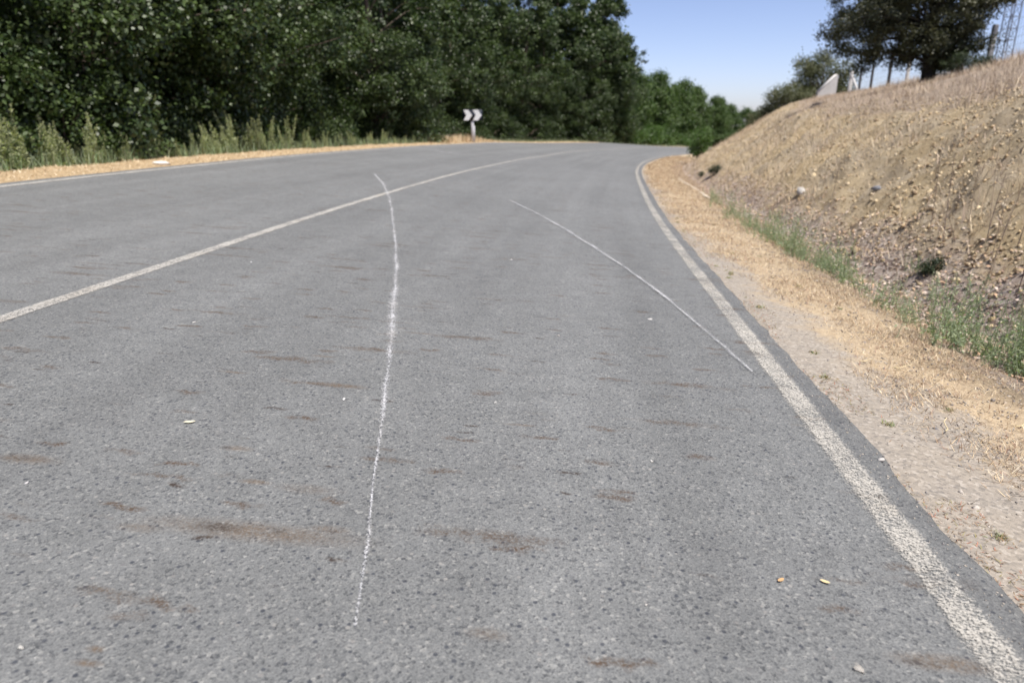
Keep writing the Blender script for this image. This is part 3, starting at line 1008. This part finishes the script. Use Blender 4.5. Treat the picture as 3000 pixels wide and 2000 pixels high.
# ------------------------------------------------------------------ clods and stones
ICO_V = []
ph = (1 + 5 ** .5) / 2
for a in (-1, 1):
    for b in (-ph, ph):
        ICO_V += [(0, a, b), (a, b, 0), (b, 0, a)]
ICO_V = np.array(ICO_V) / np.linalg.norm([1, ph])
from itertools import combinations
_e = {(i, j) for i, j in combinations(range(12), 2) if np.linalg.norm(ICO_V[i] - ICO_V[j]) < 1.1}
ICO_F = []
for i, j, k_ in combinations(range(12), 3):
    if (i, j) in _e and (j, k_) in _e and (i, k_) in _e:
        nn = np.cross(ICO_V[j] - ICO_V[i], ICO_V[k_] - ICO_V[i])
        ICO_F.append((i, j, k_) if nn @ ICO_V[i] > 0 else (i, k_, j))
ICO_F = np.array(ICO_F)
EARTH = [(.52, .40, .235), (.56, .445, .275), (.46, .345, .20), (.60, .49, .32), (.50, .405, .27), (.40, .295, .18), (.54, .46, .335), (.34, .25, .155)]


OCT_V = np.array([(1, 0, 0), (-1, 0, 0), (0, 1, 0), (0, -1, 0), (0, 0, 1), (0, 0, -1.0)])
OCT_F = np.array([(0, 2, 4), (2, 1, 4), (1, 3, 4), (3, 0, 4), (2, 0, 5), (1, 2, 5), (3, 1, 5), (0, 3, 5)])


def crumbs(mb, rng, p, size, palette):
    n = len(p)
    q, _ = np.linalg.qr(rng.normal(size=(n, 3, 3)))
    v = OCT_V[None] * rng.uniform(.5, 1.25, (n, 6, 1)) * rng.uniform(.6, 1.3, (n, 1, 3)) * size[:, None, None] + rng.normal(0, .16, (n, 6, 3)) * size[:, None, None]
    v = np.einsum('nij,nkj->nik', v, q) + p[:, None]
    mb.add(v.reshape(-1, 3), (np.arange(n)[:, None, None] * 6 + OCT_F[None]).reshape(-1, 3), np.repeat(pick(rng, n, palette), 6, 0))


def clods(mb, rng, p, size, palette):
    n = len(p)
    q = rng.normal(size=(n, 3, 3))
    q, _ = np.linalg.qr(q)
    sh = rng.uniform(.55, 1.25, (n, 1, 3)) * size[:, None, None]
    v = ICO_V[None] * rng.uniform(.55, 1.25, (n, 12, 1)) * sh
    v = np.einsum('nij,nkj->nik', v, q) + p[:, None]
    f = (np.arange(n)[:, None, None] * 12 + ICO_F[None]).reshape(-1, 3)
    mb.add(v.reshape(-1, 3), f, np.repeat(pick(rng, n, palette), 12, 0))


s_, d_, p = scatter(110000, (1.5, 44), (4.75, 9.2), lambda a, b: (1 - sstep(.2, .9, b - shoulder_d(a))) * (.3 + .7 * sstep(-.25, .25, fbm(a * 1.5, b * 1.5, 95, 3))), 1.2)
n = len(p)
mb = MB()
crumbs(mb, rng, p, np.exp(rng.normal(math.log(.012), .45, n)).clip(.005, .03), EARTH)
tag(mb.build('earth_clods', M['clod']), 'loose crumbs of ochre earth covering the cut face', 'earth', kind='stuff')
s_, d_, p = scatter(22000, (.5, 10), (3.34, 4.2), lambda a, b: sstep(3.4, 3.8, b) * .8 + .05, 1.8)
n = len(p)
mb = MB()
crumbs(mb, rng, p, np.exp(rng.normal(math.log(.0035), .4, n)).clip(.0015, .011), [(.36, .32, .27), (.27, .25, .24), (.44, .385, .32), (.2, .19, .19), (.50, .45, .39), (.40, .33, .25)])
s_ = .8 + 9 * rng.random(900) ** 1.6
d_ = 3.29 - np.abs(rng.normal(0, .05, 900))
x, y = plan(s_, d_)
crumbs(mb, rng, np.stack([x, y, road_z(s_, d_)], 1), rng.uniform(.0015, .004, 900), [(.36, .32, .27), (.27, .25, .24), (.46, .41, .34)])
tag(mb.build('gravel', M['clod']), 'fine gravel strewn over the sandy strip beside the asphalt', 'gravel', kind='stuff')

stone_meshes = []
for i in range(8):
    r2 = np.random.default_rng(500 + i)
    mb = MB()
    clods(mb, r2, np.zeros((1, 3)), np.array([1.0]), [EARTH[i % 8]] if i < 8 else [(.60, .53, .44)])
    stone_meshes.append(mb.mesh('stone', M['clod']))
s_, d_, p = scatter(900, (2.5, 34), (4.8, 7.6), lambda a, b: 1 - sstep(-.2, .5, b - shoulder_d(a)), 1.15)
for i in range(min(100, len(p))):
    o = link('stone', stone_meshes[prng.randrange(8)], hill)
    z_ = min(.024 * math.exp(prng.gauss(0, .45)), .08)
    o.location = p[i] - np.array([0, 0, z_ * .35])
    o.scale = (z_ * prng.uniform(.9, 1.5), z_ * prng.uniform(.9, 1.5), z_ * prng.uniform(.7, 1))
    o.rotation_euler = (prng.uniform(-.5, .5), prng.uniform(-.5, .5), prng.uniform(0, 6.28))


def single_stone(name, s_, d_, size, rgb, label, seed, cat='stone', on_road=False, flat=.7, group=None):
    r2 = np.random.default_rng(seed)
    mb = MB()
    clods(mb, r2, np.zeros((1, 3)), np.array([1.0]), [rgb])
    o = mb.build(name, M['clod'])
    x, y = plan(s_, d_)
    z_ = float(road_z(s_, d_)) if on_road else float(ground_z(s_, d_))
    o.location = (float(x), float(y), z_ + size * flat * .45)
    o.scale = (size * 1.2, size, size * flat)
    o.rotation_euler = (0, 0, r2.uniform(0, 6))
    return tag(o, label, cat, group)


single_stone('stone', 10.2, 5.25, .085, (.68, .65, .60), 'pale whitish stone half buried low on the cut bank', 601)
single_stone('stone', 8.1, 5.5, .07, (.30, .31, .34), 'blue-grey stone resting on the ochre cut face', 602)
single_stone('stone', 6.4, 5.35, .045, (.62, .52, .38), 'cream stone on the cut face above the ditch weeds', 603)
for i, (s_, d_, z_, c_) in enumerate([(3.3, 2.73, .011, (.72, .70, .66)), (2.0, 1.65, .009, (.78, .77, .74)), (2.08, 2.13, .006, (.7, .68, .64)), (1.04, 2.9, .009, (.66, .62, .55)),
                                      (1.76, 2.61, .006, (.68, .66, .62)), (2.67, .75, .009, (.66, .64, .6)), (.87, 1.5, .006, (.7, .68, .62)), (1.35, 1.1, .006, (.68, .66, .64)), (4.6, 1.9, .010, (.7, .68, .65)),
                                      (2.9, 2.3, .006, (.6, .55, .5)), (1.15, 2.55, .005, (.7, .66, .6)), (3.9, .4, .009, (.7, .7, .68)), (1.9, 3.27, .008, (.6, .57, .53)), (2.5, 3.28, .008, (.62, .6, .55))]):
    single_stone('pebble', s_, d_, z_, c_, 'tiny pale pebble lying loose on the grey asphalt', 620 + i, 'pebble', True, .6, 'loose pebbles on the road')


def ground_leaf(s_, d_, size, rgb, label, rz, cat='leaf'):
    u = np.linspace(-1, 1, 7)
    wv = .42 * (1 - u ** 2) ** .7
    v = []
    for a, b in zip(u, wv):
        v += [(a, -b, .10 * b + .10 * a * a), (a, 0, .10 * a * a), (a, b, .16 * b + .12 * a * a)]
    i = np.arange(21).reshape(7, 3)
    f = np.stack([i[:-1, :-1], i[1:, :-1], i[1:, 1:], i[:-1, 1:]], -1).reshape(-1, 4)
    mb = MB()
    mb.add(np.array(v), f, rgb)
    o = mb.build('dead_leaf', M['straw'])
    x, y = plan(s_, d_)
    o.location = (float(x), float(y), float(road_z(s_, d_)) + .004)
    o.scale = (size, size, size)
    o.rotation_euler = (0, .06, rz)
    return tag(o, label, cat)


ground_leaf(1.28, 2.92, .010, (.66, .52, .28), 'flat straw-coloured dead leaf on the asphalt near the edge line', -.5)
ground_leaf(1.27, 2.83, .010, (.52, .33, .16), 'curled orange-brown dead leaf on the asphalt', .6)
ground_leaf(1.74, 1.28, .016, (.70, .64, .45), 'narrow cream dead leaf on the asphalt left of the chalk line', .35)

# ------------------------------------------------------------------ weeds and stalks of the right verge
def make_verge_weed(seed, h):
    rng = np.random.default_rng(seed)
    mb = MB()
    for k_ in range(rng.integers(7, 13)):
        lean = rng.normal(0, .28, 2)
        hh_ = h * rng.uniform(.45, 1.0)
        b0 = rng.normal(0, .06, 2)
        t = np.linspace(0, 1, 5)
        p = np.column_stack([b0[0] + lean[0] * t ** 1.2 * hh_, b0[1] + lean[1] * t ** 1.2 * hh_, t * hh_])
        mb.tube(p, np.linspace(.0022, .001, 5), 4, (.5, .5, .5))
        m = int(26 * hh_ / .3)
        tt = rng.random(m)
        lp = np.column_stack([np.interp(tt, t, p[:, j]) for j in range(3)]) + rng.normal(0, .012, (m, 3))
        leaf_cards(mb, lp, .024 * (1.2 - .6 * tt), rng, .3, None, None, .36)
    return mb.mesh('verge_weed', M['verge_weed'])


vw = [make_verge_weed(700 + i, h_) for i, h_ in enumerate((.22, .30, .36, .26, .42))]
cl = [(11.2, 4.2, 3, .4), (10.0, 4.2, 4, .4), (8.8, 4.2, 6, .4), (7.8, 4.25, 8, .35), (7.0, 4.25, 9, .3), (6.3, 4.3, 11, .3), (5.8, 4.35, 9, .25), (5.3, 4.3, 7, .25), (4.6, 4.35, 4, .25), (4.0, 4.35, 7, .2), (3.55, 4.4, 12, .2),
      (3.2, 4.45, 9, .18), (13, 4.3, 2, .6), (5.2, 4.75, 3, .3), (3.8, 4.75, 4, .25), (2.7, 4.5, 4, .2)]
for (s0, d0, n_, sp) in cl:
    for j in range(n_):
        s_, d_ = s0 + prng.gauss(0, sp), d0 + prng.gauss(0, .11)
        o = link('verge_weed', vw[prng.randrange(5)])
        place(o, s_, max(d_, 3.95), prng.uniform(0, 6.28), prng.uniform(.5, 1.1), -.005)
        tag(o, 'wispy blue-green weed growing along the ditch under the cut bank', 'weed', 'weeds along the ditch')
# small isolated green tufts on the sandy strip
tuft = MB()
r3 = np.random.default_rng(71)
n = 60
add_blades(tuft, r3, n, r3.normal(0, .012, (n, 3)) * np.array([1, 1, 0]), r3.uniform(.008, .026, n), r3.uniform(.0012, .0026, n), r3.uniform(.3, 1.4, n), pick(r3, n, [(.20, .26, .09), (.3, .3, .12), (.36, .26, .13), (.17, .22, .08)]))
tuft_me = tuft.mesh('grass_tuft', M['straw'])
for i in range(34):
    o = link('grass_tuft', tuft_me)
    s_ = 1.2 + 11 * prng.random() ** 1.4
    place(o, s_, 3.36 + (abs(prng.gauss(0, .05)) if i % 3 else prng.uniform(.1, .7)), prng.uniform(0, 6.28), prng.uniform(.5, 1.3))
    tag(o, 'small green grass tuft sprouting from the sand beside the asphalt', 'grass tuft', 'tufts along the asphalt edge')
# straw haulms lying on the verge
for i, (s_, d_, L_, a_) in enumerate([(2.26, 3.62, .12, .9), (2.9, 3.75, .10, .2), (2.4, 3.95, .11, .4), (1.95, 4.0, .12, 2.4), (2.95, 3.62, .07, .1), (3.4, 4.1, .14, 1.2), (5.1, 4.75, .22, 2.2)]):
    mb = MB()
    t_ = np.linspace(-.5, .5, 5)
    mb.tube(np.column_stack([t_ * L_, .01 * np.sin(t_ * 5), .012 + .02 * t_ ** 2]), np.linspace(.0022, .0012, 5), 6, (.72, .60, .36))
    o = place(mb.build('straw_haulm', M['straw'], None, True), s_, d_, a_)
    tag(o, 'single pale straw haulm lying on the trodden right verge', 'straw', 'haulms on the right verge')
# tall dead stalks on the lower bank
for i in range(16):
    r3 = np.random.default_rng(800 + i)
    mb = MB()
    L_ = r3.uniform(.35, .75)
    t_ = np.linspace(0, 1, 6)
    ln_ = r3.normal(.12, .12)
    mb.tube(np.column_stack([ln_ * t_ ** 1.4 * L_, r3.normal(0, .1) * t_ * L_, t_ * L_]), np.linspace(.0035, .0015, 6), 5, (.17, .12, .11) if i % 2 else (.36, .28, .2))
    for k_ in range(9):
        f_ = r3.uniform(.45, 1)
        b0 = np.array([ln_ * f_ ** 1.4 * L_, 0, f_ * L_])
        mb.tube(np.stack([b0, b0 + r3.normal(0, .03, 3) + np.array([0, 0, .05])]), [.0014, .0008], 4, (.25, .18, .14))
    s_ = 3.4 + 2.6 * r3.random()
    o = place(mb.build('dry_stalk', M['straw']), s_, 4.85 + .55 * r3.random(), r3.uniform(-.4, .6), 1)
    tag(o, 'tall dead brown stalk leaning on the lower cut bank', 'dry stalk', 'dead stalks on the lower bank')
# shrubs of the bank
b1 = make_bush('dark_shrub', 340, .28, .42, 14, 5, 26, .035, M['dark_shrub'], M['bark'], .06)
place(b1, 18.5, 5.1, 0, .62)
tag(b1, 'dark green round shrublet at the foot of the bank near the bend', 'shrub')
b2 = copy_tree(b1)
place(b2, 20.5, 4.95, 2, .36)
tag(b2, 'smallest green shrublet beside the dark one at the foot of the bank', 'shrub')
b3 = make_bush('low_shrub', 341, .16, .15, 12, 5, 26, .022, M['dark_shrub'], M['bark'], .035)
place(b3, 5.3, 4.95, 0, .62)
tag(b3, 'low green cushion of leaves in the ditch litter under the bank', 'shrub')
b4 = make_bush('sapling', 342, .5, 1.6, 20, 6, 30, .07, M['hedge'], M['bark'], .12)
place(b4, 33.5, 5.25, 0, 1.0)
tag(b4, 'leafy green sapling where the far road vanishes behind the bank', 'sapling')

# ------------------------------------------------------------------ chevron sign
sx, sy = plan(28.6, -3.8)
sz = float(ground_z(28.6, -3.8))
sign = empty('chevron_sign', (float(sx), float(sy), sz), math.radians(-6))
tag(sign, 'navy and white chevron sign on a grey post at the outside of the bend', 'road sign')
PW, PH, Z0, YF = .80, .42, .86, -.045
mb = MB()
mb.box((-.055, -.03, -.3), (.055, .03, 1.24))
post = mb.build('post', M['post'], sign)
mb = MB()
mb.box((.056, -.028, -.05), (.095, .028, .66))
mb.build('post_sleeve', M['post'], post)
mb = MB()
mb.box((-PW / 2, -.02, Z0), (PW / 2, 0, Z0 + PH), at=(.02, YF + .012, 0))
panel = mb.build('panel', M['sign_dark'], sign)
for k_ in range(2):
    x0 = -PW / 2 + .02 + .025 + k_ * .39
    pts = [(0, 0), (.20, 0), (.36, PH / 2), (.20, PH), (0, PH), (.115, PH / 2)]
    f_ = np.array([[x0 + a, YF - .0105, Z0 + .006 + b * (PH - .012) / PH] for a, b in pts])
    bk = f_ + np.array([0, .003, 0])
    me = bpy.data.meshes.new('chevron')
    me.from_pydata([tuple(q) for q in np.vstack([f_, bk])], [], [(0, 1, 2, 5), (5, 2, 3, 4)] + [(i, i + 6, (i + 1) % 6 + 6, (i + 1) % 6) for i in range(6)])
    me.materials.append(M['sign_white'])
    link('chevron', me, panel)
mb = MB()
for zc in (Z0 + .1, Z0 + .31):
    mb.box((-.09, -.035, zc), (.09, .04, zc + .03))
mb.build('clamp', M['post'], sign)

mb = MB()
ks = np.linspace(12.2, 18.8, 24)
prof_k = [(-.06, -.05), (-.055, .022), (.055, .026), (.06, -.05)]
kv = []
for s1 in ks:
    for a, b in prof_k:
        d1 = 4.27 + a + .04 * math.sin(s1)
        kx, ky = plan(s1, d1)
        kv.append((float(kx), float(ky), float(ground_z(s1, d1, False)) + b))
ki = np.arange(len(kv)).reshape(-1, 4)
mb.add(kv, np.stack([ki[:-1, :-1], ki[:-1, 1:], ki[1:, 1:], ki[1:, :-1]], -1).reshape(-1, 4))
tag(mb.build('ditch_kerb', M['sandy_concrete']), 'pale worn concrete strip half buried in the verge before the bend', 'kerb')

# white stones beside the left edge of the road
single_stone('kerb_stone', 9.35, -3.72, .16, (.74, .72, .68), 'pale flat stone on the straw of the left verge', 640, 'stone', False, .35)
single_stone('stone', 7.1, -4.15, .05, (.7, .66, .6), 'small white stone at the foot of the left weeds', 641)

# ------------------------------------------------------------------ fence, white wall, mast
fence = empty('wire_fence', (0, 0, 0))
tag(fence, 'wire mesh fence with concrete and dark posts along the top of the slope', 'fence')
posts = [(15, .13, 1.25, 'grey_concrete'), (19.5, .13, 1.25, 'grey_concrete'), (23.3, .14, 1.24, 'grey_concrete'), (25.1, .12, 1.3, 'concrete'), (27.5, .11, 1.2, 'concrete'), (29.7, .11, 1.22, 'concrete'), (32.1, .11, 1.2, 'dark_wood'),
         (35.3, .10, 1.12, 'dark_wood'), (38.2, .10, 1.08, 'dark_wood'), (41.9, .17, 1.1, 'concrete')]
tops = []
for (s_, w_, h_, m_) in posts:
    d_ = float(fence_d(s_))
    x, y = plan(s_, d_)
    z = float(ground_z(s_, d_))
    rz = -float(np.interp(s_, S, RT))
    cr, sr_ = math.cos(rz), math.sin(rz)
    mb = MB()
    c_ = w_ * .18
    h2 = w_ / 2
    oct_ = [(-h2 + c_, -h2), (h2 - c_, -h2), (h2, -h2 + c_), (h2, h2 - c_), (h2 - c_, h2), (-h2 + c_, h2), (-h2, h2 - c_), (-h2, -h2 + c_)]
    lev = [(-.5, 1), (h_ - .03, .95), (h_, .7)]
    v = np.array([(a * k_, b * k_, zz) for zz, k_ in lev for a, b in oct_])
    v = np.column_stack([v[:, 0] * cr - v[:, 1] * sr_, v[:, 0] * sr_ + v[:, 1] * cr, v[:, 2]]) + np.array([x, y, z])
    q = np.arange(8)
    mb.add(v, np.concatenate([np.stack([i * 8 + q, i * 8 + (q + 1) % 8, i * 8 + 8 + (q + 1) % 8, i * 8 + 8 + q], 1) for i in range(2)]))
    mb.add(np.vstack([v[16:], v[16:].mean(0)]), np.stack([np.full(8, 8), q, (q + 1) % 8], 1))
    mb.build('post', M[m_], fence)
    tops.append(np.array([x, y, z, h_]))
for f_ in (.08, .25, .42, .58, .75, .95):
    mb = MB()
    pts = []
    for a, b in zip(tops[:-1], tops[1:]):
        for u in np.linspace(0, 1, 5)[:-1]:
            q = a * (1 - u) + b * u
            pts.append((q[0], q[1], q[2] + q[3] * f_ - .03 * math.sin(u * math.pi)))
    mb.tube(np.array(pts), .0035, 4)
    mb.build('wire', M['wire'], fence)
mb = MB()
for a, b in zip(tops[:-1], tops[1:]):
    n_ = int(np.linalg.norm(b[:2] - a[:2]) / .16)
    for u in np.linspace(0, 1, n_):
        q = a * (1 - u) + b * u
        sg = .03 * math.sin(u * math.pi)
        mb.tube(np.array([(q[0], q[1], q[2] + q[3] * .05 - sg), (q[0], q[1], q[2] + q[3] * .95 - sg)]), .0025, 3, cap=False)
tag(mb.build('stay_wires', M['wire'], fence), kind='stuff')
mb = MB()
mb.tube(np.array([tops[-1][:3] + np.array([0, 0, .95]), tops[-2][:3] + np.array([-.1, -.1, .12])]), .055, 6)
mb.build('brace', M['concrete'], fence)

a = np.array(plan(43.0, float(fence_d(43.0))))
wx, wy = float(a[0]), float(a[1])
wz = float(ground_z(43.0, fence_d(43.0)))
wall = empty('wing_wall', (wx - .35, wy + .6, wz - .35), math.radians(8))
wall.scale = (.8, .8, .85)
mb = MB()
prof = [(-1.25, 0), (0, 0), (0, 1.55), (-.12, 1.55), (-1.25, .55)]
v = np.array([(px, py, pz) for py in (-.11, .11) for px, pz in prof])
mb.add(v[:5], [(0, 1, 2), (0, 2, 3), (0, 3, 4)])
mb.add(v[5:], [(0, 2, 1), (0, 3, 2), (0, 4, 3)])
q = np.arange(5)
mb.add(v, np.stack([q, q + 5, (q + 1) % 5 + 5, (q + 1) % 5], 1))
mb.build('masonry', M['shaded_wall'], wall)
mb = MB()
sl_ = math.atan2(1.0, 1.13)
cs_, sn_ = math.cos(sl_), math.sin(sl_)
mb.box((-1.52, -.15, .002), (.0, .15, .05), rot=[[cs_, 0, -sn_], [0, 1, 0], [sn_, 0, cs_]], at=(-.12, 0, 1.55))
mb.build('coping', M['concrete'], wall)
tag(wall, 'white wing wall with a sloping top where the hilltop fence ends', 'wall')

mx, my = 28.0, 42.0
mast = empty('lattice_mast', (mx, my, 2.0), .35)
tag(mast, 'thin steel lattice mast rising behind the fence', 'mast')
HM, WB, WT = 17.0, .58, .42
cn = [(-1, -1), (1, -1), (1, 1), (-1, 1)]
wat = lambda z_: (WB + (WT - WB) * z_ / HM) / 2
for (a, b) in cn:
    mb = MB()
    mb.tube(np.array([(a * wat(0), b * wat(0), -.5), (a * wat(HM), b * wat(HM), HM)]), .032, 5)
    mb.build('leg', M['mast'], mast)
nb = 28
for i in range(nb):
    z0, z1 = HM * i / nb, HM * (i + 1) / nb
    mb = MB()
    for j in range(4):
        a, b = cn[j], cn[(j + 1) % 4]
        if i % 2:
            a, b = b, a
        mb.tube(np.array([(a[0] * wat(z0), a[1] * wat(z0), z0), (b[0] * wat(z1), b[1] * wat(z1), z1)]), .016, 4, cap=False)
        mb.tube(np.array([(a[0] * wat(z1), a[1] * wat(z1), z1), (b[0] * wat(z1), b[1] * wat(z1), z1)]), .014, 4, cap=False)
    mb.build('bracing', M['mast'], mast)

# ------------------------------------------------------------------ holm oak and hilltop shrubs
def make_oak():
    r4 = np.random.default_rng(900)
    root = empty('holm_oak')
    tm, lm = MB(), MB()
    tp = np.array([(0, 0, -.5), (.03, 0, .3), (0, .05, .9), (-.1, 0, 1.6), (-.15, .1, 2.6), (-.2, 0, 4.4)])
    tm.tube(tp, [.36, .30, .27, .25, .18, .07], 10)
    lobes = [(-4.0, 2.5, .65), (-3.4, 1.75, .62), (-2.8, 1.15, .5), (-2.6, 2.6, 1.0), (-1.6, 2.0, .9), (-.9, 1.45, .7), (0, 1.9, .9), (.9, 1.8, .8), (1.3, 2.3, .5), (1.7, 3.0, .6),
             (-3.0, 3.8, 1.2), (-1.5, 4.0, 1.4), (0, 4.3, 1.5), (1.5, 4.0, 1.2), (-1, 5.3, 1.1), (.5, 5.5, 1.1), (1.9, 3.5, .6), (.75, .8, .4), (.35, .95, .5), (-.5, 2.9, 1.2), (.8, 3.0, 1.1), (-2.0, 3.1, 1.0), (.75, 1.3, .5)]
    for (dx, dz, r_) in lobes:
        for yy in ((-1.3, 0.0, 1.4) if r_ > .6 else (-.3, .6)):
            c = np.array([dx + r4.normal(0, .2), yy * min(1, 1.4 * r_) + r4.normal(0, .25), dz + r4.normal(0, .12)])
            st_ = tp[3] if dz > 1.6 else tp[2]
            limb(tm, st_ + np.array([0, 0, r4.uniform(0, .7) if dz > 2 else 0]), c, .06, .012, r4, .08, 6, 6)
            bough_leaves(lm, c, r_, int(18 * r_ / .8), 95, .085, r4, np.array([-.5, 0, 2.5]), .8, .17)
    tm.build('trunk', M['dark_bark'], root, True)
    lm.build('crown', M['oak'], root)
    return root


def at_xy(root, x, y, rz=0, k_=1.0, dz=0.0):
    j = int(((RX - x) ** 2 + (RY - y) ** 2).argmin())
    t = RT[j]
    s_ = S[j] + (x - RX[j]) * math.sin(t) + (y - RY[j]) * math.cos(t)
    d_ = (x - RX[j]) * math.cos(t) - (y - RY[j]) * math.sin(t)
    root.location = (x, y, float(ground_z(s_, d_)) + dz)
    root.rotation_euler = (0, 0, rz)
    root.scale = (k_, k_, k_)
    return root


oak = at_xy(make_oak(), 12.0, 21.1, 0, .655)
tag(oak, 'dark holm oak with spreading crown on the slope by the fence', 'tree')
scrub = make_bush('scrub_bush', 350, .75, .95, 22, 6, 34, .05, M['dark_shrub'], M['dark_bark'], .10)
at_xy(scrub, 12.05, 19.5, 0, .75)
tag(scrub, 'dark scrubby bush between the oak trunk and the grey fence post', 'bush')
scrub2 = copy_tree(scrub)
at_xy(scrub2, 12.75, 19.8, 1.2, .5)
tag(scrub2, 'dark low bush at the foot of the grey fence post', 'bush')
ol = make_bush('olive_shrub', 360, 1.5, 2.6, 44, 9, 40, .085, M['olive'], M['bark'], .17)
x, y = plan(49, 9.8)
at_xy(ol, float(x), float(y), 0, 1.25)
tag(ol, 'olive-green rounded shrub tree beside the white wing wall', 'shrub')
ol2 = copy_tree(ol)
x, y = plan(46, 8.2)
at_xy(ol2, float(x), float(y), 2.2, .95)
tag(ol2, 'smaller olive-green shrub down the slope from the rounded one', 'shrub')
ol3 = copy_tree(ol)
x, y = plan(46, 7.2)
at_xy(ol3, float(x), float(y), 4.1, .7)
tag(ol3, 'lowest olive-green shrub on the skyline of the bank', 'shrub')
